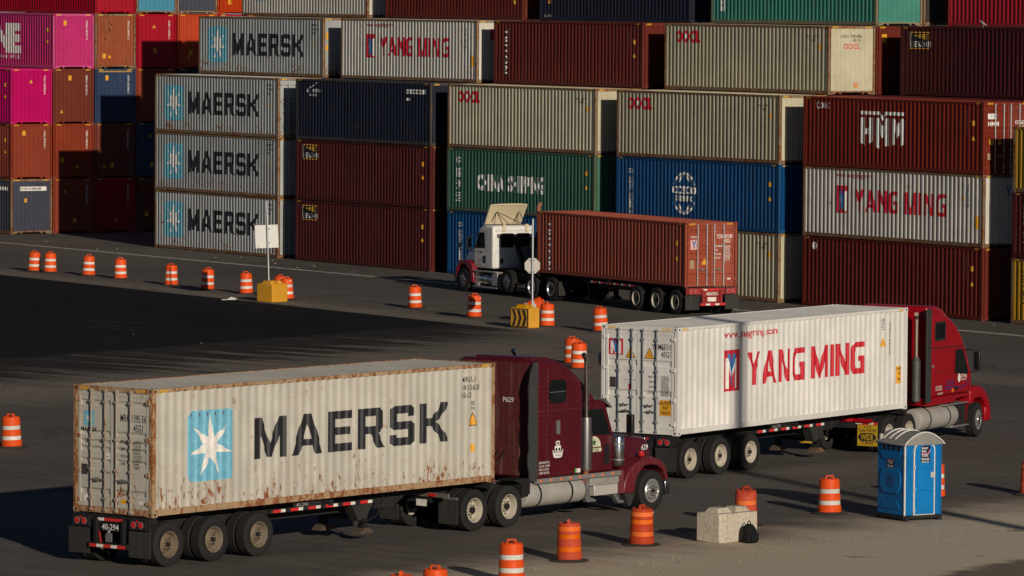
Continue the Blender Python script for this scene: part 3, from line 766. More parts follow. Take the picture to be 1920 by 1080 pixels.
# ------------------------------------------------------------------ container chassis (X forward from rear, Y centre 0)
def chassis(label, loc, yaw, base_z, num, main=BLACKM, bump=BLACKM, kind='spoke', rimm=RIMW, axles=(.52, 2.03, 3.57), legx=7.9, tape=True, rear='a'):
    t = thing('container_chassis', label, 'trailer', loc, yaw, 'container chassis trailers')
    z1 = base_z-.012; r = main
    f = MB()
    for s in (-1, 1):
        f.box(.0, 9.2, s*.46-.06, s*.46+.06, z1-.42, z1-.02); f.box(9.2, 12.3, s*.46-.06, s*.46+.06, z1-.16, z1-.02)
        f.prism([(8.7, z1-.42), (9.2, z1-.42), (9.7, z1-.16), (9.2, z1-.16)], s*.46-.055, s*.46+.055)
    for i in range(15): x = .25+i*.82; f.box(x, x+.07, -.40, .40, z1-.30 if x < 8.9 else z1-.14, z1-.10 if x < 8.9 else z1-.05)
    for x in (.0, 6.1, 12.05): f.box(x, x+.16, -1.20, 1.20, z1-.13, z1-.005)
    ob('frame_rail', f, r, t)
    ob('side_rail', MB().box(4.05, 7.9, -1.17, -1.10, z1-.18, z1-.10).box(4.05, 7.9, 1.10, 1.17, z1-.18, z1-.10), r, t)
    tp = MB(); tw = MB()
    n = 6
    for i in range(n):
        x = 4.15+i*.62
        for s in (-1, 1):
            ya, yb = (s*1.172, s*1.178) if s > 0 else (s*1.178, s*1.172)
            tp.box(x, x+.27, ya, yb, z1-.175, z1-.105); tw.box(x+.275, x+.43, ya, yb, z1-.175, z1-.105)
    if tape: ob('red_tape', tp, REFR, t); ob('white_tape', tw, REFW, t)
    ob('suspension', MB().box(.0, 4.2, -.52, -.40, .55, z1-.4).box(.0, 4.2, .40, .52, .55, z1-.4), BLACKM, t)
    for x in axles: duals(t, x, 1.25, kind, rimm)
    # rear bumper, lights
    b = MB()
    for s in (-1, 1): b.box(-.13, -.05, s*.42-.05, s*.42+.05, .42, z1-.10)
    b.box(-.17, -.05, -.60, .60, .38, .50); b.box(-.05, .0, -1.18, 1.18, z1-.30, z1-.03)
    ob('bumper', b, bump, t, bevel=.006)
    for s in (-1, 1):
        lb = ob('light_box', MB().box(-.12, -.052, s*.87-.25, s*.87+.25, z1-.28, z1-.05), bump, t)
        for q in (-.11, .11):
            ob('tail_light', MB().cyl((-.121, s*.87+q, z1-.165), (-.135, s*.87+q, z1-.165), .065, 16), REDL, lb)
            ob('light_ring', MB().lathe([(.065, -.121), (.085, -.121), (.085, -.128), (.065, -.130)], 'X', 16, (0, s*.87+q, z1-.165)), STEEL, lb)
        ob('marker_light', MB().box(-.128, -.121, s*.87-.03, s*.87+.03, z1-.11, z1-.06), REDL, lb)
        ob('mud_flap', MB().box(-.11, -.095, s*.93-.33, s*.93+.33, .22, z1-.31), RUBFLAP, t, bevel=.004)
    zt = z1-.10
    ob('number_plate', MB().box(-.07, -.052, -.36, .36, z1-.37, z1-.15), DARK if rear == 'a' else bump, t)
    M = Matrix.Rotation(R(-90), 4, 'Z')
    ob('number_text', conform(mv(text(num, .13, .01, 1, 0, 'C'), 0, z1-.33), None, .073).mesh('n'), WHITEP, t, M)
    ob('red_tape', MB().box(-.062, -.0525, -.36, .20, z1-.135, z1-.07).box(-.176, -.171, -.55, -.30, .40, .47).box(-.176, -.171, -.10, .12, .40, .47).box(-.176, -.171, .34, .55, .40, .47), REFR, t)
    ob('white_tape', MB().box(-.062, -.0525, .21, .40, z1-.135, z1-.07).box(-.176, -.171, -.29, -.11, .40, .47).box(-.176, -.171, .13, .33, .40, .47), REFW, t)
    if rear == 'b':
        ob('licence_plate', MB().box(-.085, -.075, -.2, .2, .55, .72), REFW, t)
        ob('plate_backing', MB().box(-.075, -.06, -.4, .4, .5, z1-.38), bump, t)
    else:
        ob('glad_hand', MB().box(-.10, -.06, -.05, .12, .52, .72).cyl((-.09, .03, .72), (-.09, .03, .80), .04, 8), STEEL, t)
        ob('red_tape', MB().add([(-.10, .28, .72), (-.10, .22, .45), (-.10, .28, .45), (-.10, .34, .78)], [(0, 1, 2, 3)]), REFR, t)
    # landing gear
    for s in (-1, 1):
        lg = ob('landing_leg', MB().box(legx, legx+.16, s*.62-.08, s*.62+.08, .30, z1-.25).box(legx-.02, legx+.18, s*.62-.10, s*.62+.10, .62, z1-.2), BLACKM, t)
        ob('sand_shoe', MB().prism([(legx-.16, .17), (legx+.32, .17), (legx+.30, .22), (legx+.16, .30), (legx, .30), (legx-.14, .22)], s*.62-.14, s*.62+.14), paint('rusty_shoe', (.09, .07, .05), .5, .4, .7), lg)
    ob('gear_brace', MB().box(legx+.04, legx+.12, -.54, .54, .48, .60), BLACKM, t)
    # stowed box & side number
    ob('tool_box', MB().prism([(7.0, z1-.20), (7.75, z1-.20), (7.55, .62), (7.25, .55)], -1.12, -.85), RUBFLAP, t)
    ob('air_hose', MB().tube([(7.3, -1.0, .75), (7.6, -1.05, .50), (8.0, -1.05, .62), (8.3, -1.0, 1.05)], .02), BLACKM, t)
    ob('number_panel', MB().box(4.9, 5.9, -1.14, -1.125, z1-.10, z1), BLACKM, t)
    ob('number_text', conform(mv(text(num, .085, .005, 1.2), 5.0, z1-.092), None, 1.143).mesh('n'), flat('faded_white', (.3, .29, .27)), t)
    return t

AM = 0.8921049; OM = Vector((-8.04783, 121.85095, 0)); ZM = 1.1394
AY = 0.9734304; OY = Vector((4.43016, 144.83359, 0)); ZY = 1.171
AR = -1.0660795; OR = Vector((1.04127, 228.87217, 0)); ZR = 1.1346
def fr(O, a, u, v): return O+Vector((math.cos(a), math.sin(a), 0))*u+Vector((-math.sin(a), math.cos(a), 0))*v

# container on the front truck
t = container('shipping_container', 'rust-spotted pale grey MAERSK container on the maroon truck', (OM.x, OM.y, ZM), AM, HC, P['maerskt'], P['rustt'], ('door', 'blank'), 'containers carried by trucks', barm=BAR, roofm=P['maerskt'])
H = HC
deco(t, 'logo_panel', rrect(1.20, .72, 2.74, 2.33, .16), flat('sky_blue_paint', (.15, .43, .58), .5, 0, .14), off=.004)
deco(t, 'logo_star', star(1.97, 1.50, .74, 7, .32), WHITEP, off=.008)
g, wd = glyphs('MAERSK', .95, 1.3, .16); k = (10.45-3.45)/wd
deco(t, 'lettering', [[(3.45+a*k, b+1.10) for a, b in q] for q in g], CHARC)
deco(t, 'code_text', mv(text('MRKU', .13, .005), 10.95, H-.42)+mv(text('395 5620', .13, .005), 10.95, H-.62)+mv(text('45G1', .13, .005), 10.95, H-.80), BLACKP)
deco(t, 'code_text', mv(text('3E', .10), 11.30, H-.98)+mv(text('70', .08), 11.32, H-1.10), BLACKP)
deco(t, 'sticker_border', tri(11.38, H-1.48, .34), BLACKP, off=.004); deco(t, 'warning_sticker', tri(11.38, H-1.46, .28), YEL, off=.008)
deco(t, 'caution_sticker', rect(11.32, .78, 11.44, .98), YEL)
for i in range(5):
    deco(t, 'rust_streak', [[(1.29+.27*i, 2.27), (1.315+.27*i, 2.29), (1.305+.27*i, 2.17-.03*(i % 2))], [(1.275+.27*i, 2.25), (1.31+.27*i, 2.21), (1.34+.27*i, 2.26)]], flat('rust_mark', (.2, .07, .02), .9, 0, .4), off=.011)
doordeco(t, 'logo_panel', rrect(.30, 1.98, .62, 2.32, .03), SKYP, 'x0'); doordeco(t, 'logo_star', star(.46, 2.15, .13, 7, .36), WHITEP, 'x0', .003)
doordeco(t, 'lettering', mv(text('MAERSK', .085, .02, 1.15), .20, 1.86), BLACKP, 'x0')
doordeco(t, 'code_text', mv(text('MRKU', .17, .006, .58), 1.42, 2.12)+mv(text('395 562', .17, .006, .58), 1.83, 2.12)+mv(text('45G1', .17, .006, .58), 1.83, 1.90), BLACKP, 'x0')
wt = []
for i, (a, b) in enumerate((('MAX.GR', '32,500 KG'), ('', '71,650 LB'), ('TARE', '3,790 KG'), ('', '8,360 LB'), ('PAYLOAD', '28,710 KG'), ('', '63,290 LB'), ('CUBE', '76.4 M'), ('', '2,700 FT'))):
    if a: wt += mv(text(a, .066, .006, .6), 1.44, 1.64-.083*i)
    wt += mv(text(b, .066, .006, .6), 1.83, 1.64-.083*i)
doordeco(t, 'weight_table', wt, BLACKP, 'x0')
doordeco(t, 'sticker', rrect(.88, 1.24, 1.12, 1.38, .04), REFW, 'x0'); doordeco(t, 'sticker_text', mv(text('Reefco', .05, .005), .91, 1.29), BLUEP, 'x0', .004)
doordeco(t, 'data_plate', rect(.22, .86, .42, 1.10), flat('plate_dark', (.05, .045, .04)), 'x0')
doordeco(t, 'web_address', mv(text('maerskline.com', .05, .005), .84, .92), BLACKP, 'x0')
doordeco(t, 'caution_sticker', rect(1.45, .26, 1.62, .36), YEL, 'x0'); doordeco(t, 'sticker', rect(.30, .27, .50, .40)+rect(2.0, .27, 2.14, .35), REFW, 'x0')

# container on the right truck
t = container('shipping_container', 'clean white container with large red YANG MING letters on the red truck', (OY.x, OY.y, ZY), AY, HC, P['yangt'], P['yangt'], ('door', 'blank'), 'containers carried by trucks', ribs=RIBS_Y)
d_yang(t, HC, url=False)
deco(t, 'web_address', mv([[(a*1.2, b) for a, b in q] for q in text('www.yangming.com', .20, .012)], 2.35, H-.40), REDP)
deco(t, 'caution_text', mv(text('CAUTION', .06, .01, .7), 11.63, 1.15)+mv(text("9'6\"", .07, .01, .8), 11.68, 1.0)+mv(text('HIGH', .07, .01, .8), 11.67, .84), BLACKP, off=.010)
doordeco(t, 'logo_panel', rect(.22, 2.10, .68, 2.54), REDP, 'x0'); 
doordeco(t, 'logo_letter', mv([[(a*.42, b*.34) for a, b in q] for q in poly_tris(GL['m'][1])], .28, 2.13), WHITEP, 'x0', .003)
doordeco(t, 'logo_letter', mv([[(a*.36, b*.36) for a, b in q] for q in poly_tris(GL['Y'][1])], .33, 2.16), BLUEP, 'x0', .006)
doordeco(t, 'sticker', rect(.88, 2.42, 1.0, 2.56), BLUEP, 'x0'); doordeco(t, 'sticker', rect(1.16, 2.42, 1.24, 2.53), YEL, 'x0')
doordeco(t, 'code_text', mv(text('YMMU', .16, .006, .62), 1.60, 2.28)+mv(text('653100', .16, .006, .62), 1.90, 2.28)+mv(text('45G1', .16, .006, .62), 1.90, 2.08), BLACKP, 'x0')
for x in (.92, 1.52): doordeco(t, 'sticker_border', tri(x, 2.03, .32), BLACKP, 'x0'); doordeco(t, 'warning_sticker', tri(x, 2.045, .27), YEL, 'x0', .003)
doordeco(t, 'sticker_text', rect(.86, 2.10, .98, 2.115)+rect(.88, 2.07, .96, 2.08), BLACKP, 'x0', .006)
doordeco(t, 'data_plate', rect(.26, 1.22, .45, 1.50), flat('plate_dark', (.05, .045, .04)), 'x0')
doordeco(t, 'sticker', rect(.74, 1.38, 1.04, 1.50), REFW, 'x0'); doordeco(t, 'sticker_text', mv(text('ECO-CONTAINER', .035, .004, .85), .75, 1.425), BLUEP, 'x0', .004); doordeco(t, 'sticker', rect(.86, 1.18, .98, 1.33), REDP, 'x0')
wt = []
for i, (a, b) in enumerate((('MAX. GROSS', '32,500 KG'), ('', '71,650 LBS'), ('TARE WT', '3,870 KG'), ('', '8,530 LBS'), ('CAP. WT', '28,630 KG'), ('', '63,120 LBS'), ('CU. CAP', '76.4 CUM'), ('', '2,700 CUFT'))):
    if a: wt += mv(text(a, .062, .005, .62), 1.50, 1.52-.068*i)
    wt += mv(text(b, .062, .005, .62), 1.90, 1.52-.068*i)
doordeco(t, 'weight_table', wt, BLACKP, 'x0')
doordeco(t, 'caution_sticker', rect(1.86, .52, 2.22, .94), YEL, 'x0')
doordeco(t, 'caution_text', mv(text('CAUTION', .085, .012, .82, 0, 'C'), 2.04, .82)+mv(text("9'6\"", .085, .01, .9, 0, 'C'), 2.04, .69)+mv(text('HIGH', .085, .01, .9, 0, 'C'), 2.04, .56), BLACKP, 'x0', .004)

# container on the far truck
t = container('shipping_container', 'red-brown container with vertical TRITON lettering on the white-cab truck', (OR.x, OR.y, ZR), AR, ST, P['tex'], P['tex'], ('blank', 'door'), 'containers carried by trucks', ribs=RIBS_M)
H = ST
d_vert(t, 'TRITON', .85, H, .30); side_codes(t, H, WHITEP)
PINK = flat('pale_pink', (.72, .36, .34))
doordeco(t, 'logo_panel', rect(.26, 1.50, .62, 1.90), PINK, 'x1'); doordeco(t, 'logo_letter', mv(poly_tris(GL['Y'][1]), .33, 1.55, .32), BLUEP, 'x1', .004)
doordeco(t, 'lettering', mv(text('TRITON', .075, .01), .26, 1.97), WHITEP, 'x1')
doordeco(t, 'code_text', mv(text('TCKU', .15, .012, .58), 1.50, 1.95)+mv(text('471598 1', .15, .012, .58), 1.85, 1.95)+mv(text('42G1', .15, .012, .58), 1.86, 1.77), WHITEP, 'x1')
wt = []
for i, (a, b) in enumerate((('MAX.GROSS', '30,480 KGS'), ('', '67,200 LBS'), ('TARE', '3,690 KGS'), ('', '8,140 LBS'), ('PAYLOAD', '26,790 KGS'), ('', '59,060 LBS'), ('CUB.CAP', '67.7 CUM'), ('', '2,390 CFT'))):
    if a: wt += mv(text(a, .075, .012, .66), 1.38, 1.60-.08*i)
    wt += mv(text(b, .066, .008, .66), 1.84, 1.60-.08*i)
doordeco(t, 'weight_table', wt, WHITEP, 'x1')
doordeco(t, 'warning_sticker', tri(.92, .90, .28), YEL, 'x1'); doordeco(t, 'data_plate', rect(.24, .74, .44, 1.08), flat('plate_tan', (.35, .25, .14)), 'x1'); doordeco(t, 'sticker', rect(2.0, .28, 2.14, .34), WHITEP, 'x1')

# chassis trailers
c = fr(OM, AM, 0, CW/2); chassis('black three-axle container chassis numbered 40-294 under the MAERSK container', (c.x, c.y, 0), AM, ZM, '40-294', rimm=paint('tan_rim', (.19, .15, .105), .2, .4, .6, 0, .4, (.16, .11, .06)))
c = fr(OY, AY, 0, CW/2); chassis('three-axle container chassis with red and white side tape under the YANG MING container', (c.x, c.y, 0), AY, ZY, '40-318', rimm=RIMW, axles=(.62, 2.15, 3.68), legx=8.1)
c = fr(OR, AR, CL, CW/2); chassis('red-tailed three-axle chassis under the red-brown TRITON container', (c.x, c.y, 0), AR+math.pi, ZR, '400701', bump=paint('red_bumper', (.30, .03, .03), .05, .3, .5, 0, .3), kind='dish', axles=(.72, 2.28, 3.86), legx=8.6, rear='b')

# ------------------------------------------------------------------ ground
def ground_material():
    m = bpy.data.materials.new('yard_asphalt'); n, b = nodes(m)
    tc = n.nodes.new('ShaderNodeTexCoord'); v = tc.outputs['Object']
    sp = n.nodes.new('ShaderNodeSeparateXYZ'); n.links.new(v, sp.inputs[0]); X, Y = sp.outputs[0], sp.outputs[1]
    big = noise(n, v, .07, 5, .6)
    mp = n.nodes.new('ShaderNodeMapping'); mp.inputs['Rotation'].default_value = (0, 0, R(-48)); n.links.new(v, mp.inputs[0])
    trk = noise(n, mp.outputs[0], 1.0, 6, .72, .09, .55, 1, .6)           # long smears along the driving lane
    mp2 = n.nodes.new('ShaderNodeMapping'); mp2.inputs['Rotation'].default_value = (0, 0, R(40)); n.links.new(v, mp2.inputs[0])
    trk2 = noise(n, mp2.outputs[0], 1.0, 6, .7, .12, 1.3, 1, .8)
    fine = noise(n, v, 9, 6, .75)
    grit = noise(n, v, 60, 3, .8)
    asph = mixc(n, ramp(n, big, .3, .7), (.112, .101, .092), (.150, .134, .119))
    asph = mixc(n, mth(n, 'MULTIPLY', ramp(n, trk2, .45, .75), .45), asph, (.22, .19, .155))
    asph = mixc(n, mth(n, 'MULTIPLY', ramp(n, trk, .52, .8), .5), asph, (.068, .062, .057))
    dirt = mixc(n, ramp(n, fine, .3, .7), (.54, .45, .33), (.70, .59, .44))
    dirt = mixc(n, mth(n, 'MULTIPLY', ramp(n, trk2, .5, .75), .5), dirt, (.72, .62, .48))
    dirt = mixc(n, mth(n, 'MULTIPLY', ramp(n, trk, .55, .8), .55), dirt, (.34, .285, .215))
    # dirty shoulder in the near right: signed distance from a line through (-2,119.5) and (14,138)
    nx, ny = 18.5, -16.0; L = math.hypot(nx, ny)
    d = mth(n, 'ADD', mth(n, 'MULTIPLY', X, nx/L), mth(n, 'ADD', mth(n, 'MULTIPLY', Y, ny/L), -(-2*nx+119.5*ny)/L))
    d = mth(n, 'ADD', d, mth(n, 'MULTIPLY', mth(n, 'SUBTRACT', noise(n, mp2.outputs[0], .35, 6, .7, .5, 1.2), .5), 7.0))
    f1 = ramp(n, d, -3.2, 1.2)
    # dusty band along the line of drums, and middle apron
    def line(ax, ay, bx, by):
        dx, dy = bx-ax, by-ay; l = math.hypot(dx, dy)
        return mth(n, 'ADD', mth(n, 'MULTIPLY', X, -dy/l), mth(n, 'ADD', mth(n, 'MULTIPLY', Y, dx/l), (dy*ax-dx*ay)/l))
    dl = mth(n, 'ABSOLUTE', line(-23.15, 247.0, 3.0, 205.0))
    dl = mth(n, 'ADD', dl, mth(n, 'MULTIPLY', mth(n, 'SUBTRACT', noise(n, v, .5, 5, .7), .5), 2.2))
    f2 = mth(n, 'MULTIPLY', ramp(n, dl, 2.3, .3), .16)
    dm = mth(n, 'ABSOLUTE', mth(n, 'SUBTRACT', Y, 187))
    dm = mth(n, 'ADD', dm, mth(n, 'MULTIPLY', mth(n, 'SUBTRACT', noise(n, mp2.outputs[0], .25, 6, .7, .4, 1.2), .5), 30))
    left = ramp(n, X, 6.0, 1.0)
    f3 = mth(n, 'MULTIPLY', mth(n, 'MULTIPLY', ramp(n, dm, 24, 8), .17), left)
    c = mixc(n, mth(n, 'MAXIMUM', f1, mth(n, 'MAXIMUM', f2, f3)), asph, dirt)
    # near-black patch, sharp far edge, breaking into smears towards its near edge
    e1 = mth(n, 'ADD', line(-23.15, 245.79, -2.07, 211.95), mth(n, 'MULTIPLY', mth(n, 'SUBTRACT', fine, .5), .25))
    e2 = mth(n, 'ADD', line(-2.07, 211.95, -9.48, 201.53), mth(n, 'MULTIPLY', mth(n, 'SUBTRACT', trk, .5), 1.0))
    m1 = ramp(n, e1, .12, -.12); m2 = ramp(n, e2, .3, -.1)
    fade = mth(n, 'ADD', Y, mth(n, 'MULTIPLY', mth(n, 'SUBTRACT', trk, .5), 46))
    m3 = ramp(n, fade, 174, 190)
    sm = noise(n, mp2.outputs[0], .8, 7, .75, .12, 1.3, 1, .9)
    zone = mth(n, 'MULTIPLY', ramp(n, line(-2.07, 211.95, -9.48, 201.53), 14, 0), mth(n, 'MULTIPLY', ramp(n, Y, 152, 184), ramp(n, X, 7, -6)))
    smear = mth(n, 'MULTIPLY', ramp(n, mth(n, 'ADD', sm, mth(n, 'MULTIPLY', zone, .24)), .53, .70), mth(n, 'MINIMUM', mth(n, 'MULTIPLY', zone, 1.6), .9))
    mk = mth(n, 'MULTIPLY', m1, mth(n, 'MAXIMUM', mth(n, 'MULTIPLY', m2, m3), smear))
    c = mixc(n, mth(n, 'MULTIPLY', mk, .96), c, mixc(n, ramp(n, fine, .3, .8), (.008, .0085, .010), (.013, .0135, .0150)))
    # damp dark corner near right
    dc = mth(n, 'ADD', line(8.2, 119.5, 12.4, 126.2), mth(n, 'MULTIPLY', mth(n, 'SUBTRACT', noise(n, v, 1.2, 5, .7), .5), 1.4))
    c = mixc(n, mth(n, 'MULTIPLY', ramp(n, dc, .25, -.35), .7), c, (.035, .030, .025))
    mp3 = n.nodes.new('ShaderNodeMapping'); mp3.inputs['Rotation'].default_value = (0, 0, R(-52)); n.links.new(v, mp3.inputs[0])
    tm = noise(n, mp3.outputs[0], 1.0, 5, .75, .045, 2.6, 1, .35)
    c = mixc(n, mth(n, 'MULTIPLY', ramp(n, tm, .56, .66), mth(n, 'MULTIPLY', .34, mth(n, 'SUBTRACT', 1.15, f1))), c, (.05, .046, .042))
    tm2 = noise(n, mp2.outputs[0], 1.0, 5, .75, .05, 2.2, 1, .5)
    c = mixc(n, mth(n, 'MULTIPLY', ramp(n, tm2, .58, .68), .22), c, (.27, .235, .185))
    vo = n.nodes.new('ShaderNodeTexVoronoi'); vo.feature = 'DISTANCE_TO_EDGE'; vo.inputs['Scale'].default_value = .16
    wv = n.nodes.new('ShaderNodeVectorMath'); wv.operation = 'ADD'; cbn = n.nodes.new('ShaderNodeCombineXYZ')
    n.links.new(mth(n, 'MULTIPLY', noise(n, v, .5, 4, .7), 3.0), cbn.inputs[0]); n.links.new(v, wv.inputs[0]); n.links.new(cbn.outputs[0], wv.inputs[1]); n.links.new(wv.outputs[0], vo.inputs['Vector'])
    c = mixc(n, mth(n, 'MULTIPLY', ramp(n, vo.outputs['Distance'], .008, .002), mth(n, 'MULTIPLY', .35, mth(n, 'SUBTRACT', 1.0, f1))), c, (.025, .024, .023))
    st = noise(n, v, .8, 3, .5)
    c = mixc(n, mth(n, 'MULTIPLY', ramp(n, st, .69, .73), .55), c, (.03, .028, .026))
    c = mixc(n, mth(n, 'MULTIPLY', ramp(n, grit, .64, .74), .35), c, (.22, .2, .17))
    c = mixc(n, mth(n, 'MULTIPLY', ramp(n, noise(n, v, 2.2, 6, .8), .62, .72), .35), c, (.03, .028, .026))
    n.links.new(c, b.inputs['Base Color']); b.inputs['Roughness'].default_value = .95; b.inputs['Specular IOR Level'].default_value = .06
    bp = n.nodes.new('ShaderNodeBump'); bp.inputs['Strength'].default_value = .35; bp.inputs['Distance'].default_value = .03
    hh = mth(n, 'ADD', noise(n, v, 5, 8, .75), mth(n, 'MULTIPLY', trk2, .6)); n.links.new(hh, bp.inputs['Height']); n.links.new(bp.outputs[0], b.inputs['Normal'])
    return m
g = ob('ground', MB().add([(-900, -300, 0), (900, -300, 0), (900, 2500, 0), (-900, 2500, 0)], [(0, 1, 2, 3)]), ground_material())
tag(g, 'worn dark asphalt yard with dusty tracks and sandy shoulder', 'ground', kind='structure')
def line_mat():
    m = bpy.data.materials.new('worn_line_paint'); n, b = nodes(m); v = coords(n, False)
    c = mixc(n, ramp(n, noise(n, v, 3, 6, .75), .42, .62), (.30, .285, .26), (.66, .64, .58)); n.links.new(c, b.inputs['Base Color']); b.inputs['Roughness'].default_value = .85; return m
a0 = Vector((-26.06, 276.68, 0)); a1 = Vector((17.35, 209.81, 0)); dv = (a1-a0).normalized(); nv = Vector((-dv.y, dv.x, 0))
ml = MB(); p0 = a0-dv*30; p1 = a1+dv*30
ml.add([p0-nv*.21+Vector((0,0,.004)), p0+nv*.21+Vector((0,0,.004)), p1+nv*.21+Vector((0,0,.004)), p1-nv*.21+Vector((0,0,.004))], [(0, 1, 2, 3)])
tag(ob('road_line', ml, line_mat()), 'thin worn white line running in front of the container stacks', 'road marking', kind='structure')
# loose stones and scraps
rnd = random.Random(3)
def pebbles(name, label, n, fx, col, smin, smax, flatk=.6):
    mb = MB()
    for i in range(n):
        x, y = fx(); s = rnd.uniform(smin, smax)*rnd.uniform(.4, 1)
        pts = [(s*rnd.uniform(.6, 1)*math.cos(a), s*rnd.uniform(.6, 1)*math.sin(a)) for a in [k*math.pi/2.5+rnd.random()*.4 for k in range(5)]]
        mb.add([(x+a, y+b, 0) for a, b in pts]+[(x+a*.5, y+b*.5, s*flatk) for a, b in pts], [(4,3,2,1,0), (5,6,7,8,9)]+[(k, (k+1) % 5, (k+1) % 5+5, k+5) for k in range(5)])
    return tag(ob(name, mb, col), label, 'gravel', kind='stuff')
pebbles('gravel', 'loose grey stones scattered over the sandy shoulder', 420, lambda: (rnd.uniform(-1, 14), 0) and (lambda t, q: (t, 119.5+(t+2)*1.156-abs(q)))(rnd.uniform(-1, 14), rnd.gauss(0, 4)), flat('stone', (.26, .23, .18), .9, 0, .5), .015, .055)
pebbles('litter', 'tiny pale paper scraps and stones blown along the asphalt', 60, lambda: (lambda t: (a0.x+(a1.x-a0.x)*t+rnd.gauss(1.3, 1.2), a0.y+(a1.y-a0.y)*t+rnd.gauss(1, 1.6)))(rnd.random()), flat('scrap_white', (.5, .48, .43), .9, 0, .5), .03, .10, .25)
pebbles('grit', 'pale grit and scraps on the open apron between the trucks', 60, lambda: (rnd.uniform(-18, 6), rnd.uniform(150, 225)), flat('grit_white', (.36, .34, .3), .9, 0, .5), .02, .055, .3)
ps = MB(); ps.add([(0,0,.01),(.30,.02,.012),(.34,.16,.05),(.22,.24,.02),(.02,.16,.03),(.16,.1,.10)], [(0,1,5),(1,2,5),(2,3,5),(3,4,5),(4,0,5)]); ps.box(-.15, .2, .1, .18, .0, .02)
o = ob('paper_scrap', ps, flat('paper', (.7, .68, .62), .8)); o.location = (-11.92, 226.83, .004); o.scale = (1.3, 1.3, 1.3); tag(o, 'crumpled white paper lying at the edge of the black patch', 'litter')

# ------------------------------------------------------------------ traffic drums
OR1 = paint('drum_orange', (.78, .085, .010), 0, .28, .5, 0, .22, (.3, .08, .03), tone=False)
OR2 = paint('dirty_drum_orange', (.50, .055, .018), .18, .5, .6, 0, .5, (.14, .07, .05))
ORB = paint('orange_band', (.85, .16, .02), 0, .35, .5, 0, .4, (.35, .12, .06))
WB = paint('white_band', (.72, .71, .66), 0, .4, .45, 0, .4, (.4, .36, .3))
BASE = paint('rubber_base', (.05, .047, .043), 0, .4, .85, 0, .3, (.13, .115, .09))
def drum_body():
    pr = [(.001, .03), (.295, .03), (.300, .06), (.296, .20), (.276, .215), (.272, .235), (.270, .335), (.284, .35), (.280, .37), (.276, .49), (.262, .505), (.258, .525), (.256, .625), (.268, .64), (.264, .66), (.258, .82), (.246, .865), (.215, .885), (.20, .87), (.001, .872)]
    return MB().lathe(pr, 'Z', 32).mesh('drum_body', True)
def band(z0, z1, r0, r1): return MB().lathe([(r0-.004, z0-.002), (r0+.004, z0), (r1+.004, z1), (r1-.004, z1+.002)], 'Z', 32).mesh('band', True)
DBODY = drum_body(); B1 = band(.232, .338, .272, .270); B2 = band(.522, .628, .258, .256); B3 = band(.70, .80, .262, .259)
DBASE = MB().lathe([(.001, .0), (.44, .0), (.46, .012), (.44, .03), (.34, .045), (.30, .055), (.001, .055)], 'Z', 28).mesh('rubber_base', True)
def drum_handle():
    mb = MB()
    pts = [(-.125, .865), (-.095, .965), (.095, .965), (.125, .865), (.095, .865), (.075, .935), (-.075, .935), (-.095, .865)]
    mb.prism(pts, -.03, .03); return mb.mesh('handle')
DHND = drum_handle()
STK = MB().box(-.045, .045, -.268, -.262, .76, .80).mesh('sticker')
def drum(x, y, label, kind='std', tilt=None, rz=0., group='orange traffic drums', sticker=False, dent=False, base=True, scale=1.):
    t = thing('traffic_drum', label, 'traffic drum', (x, y, 0), rz, group)
    t.scale = (scale,)*3
    if tilt:
        t.rotation_euler = (tilt[0], tilt[1], rz); t.location.z = tilt[2]
    bm = OR2 if kind == 'old' else OR1
    me = DBODY
    if dent:
        me = DBODY.copy()
        for vx in me.vertices:
            a = math.atan2(vx.co.y, vx.co.x)
            k = max(0, 1-abs(vx.co.z-.74)/.16)*max(0, math.cos(a+2.2))**2
            vx.co.x *= 1-.42*k; vx.co.y *= 1-.42*k
            if vx.co.z > .8: vx.co.z -= .05*max(0, math.cos(a+2.2))
    ob('body', me, bm, t)
    for q in ((B1, B2) if kind == 'std' else (B1, B2, B3)):
        if dent and q == B3: continue
        ob('band', q, WB if kind == 'std' else ORB, t)
    ob('handle', DHND, bm, t)
    if base: ob('rubber_base', DBASE, BASE, t)
    if sticker: ob('sticker', STK, WB, t, T(0, 0, 0, .45))
    return t
H0 = (.04, .30)
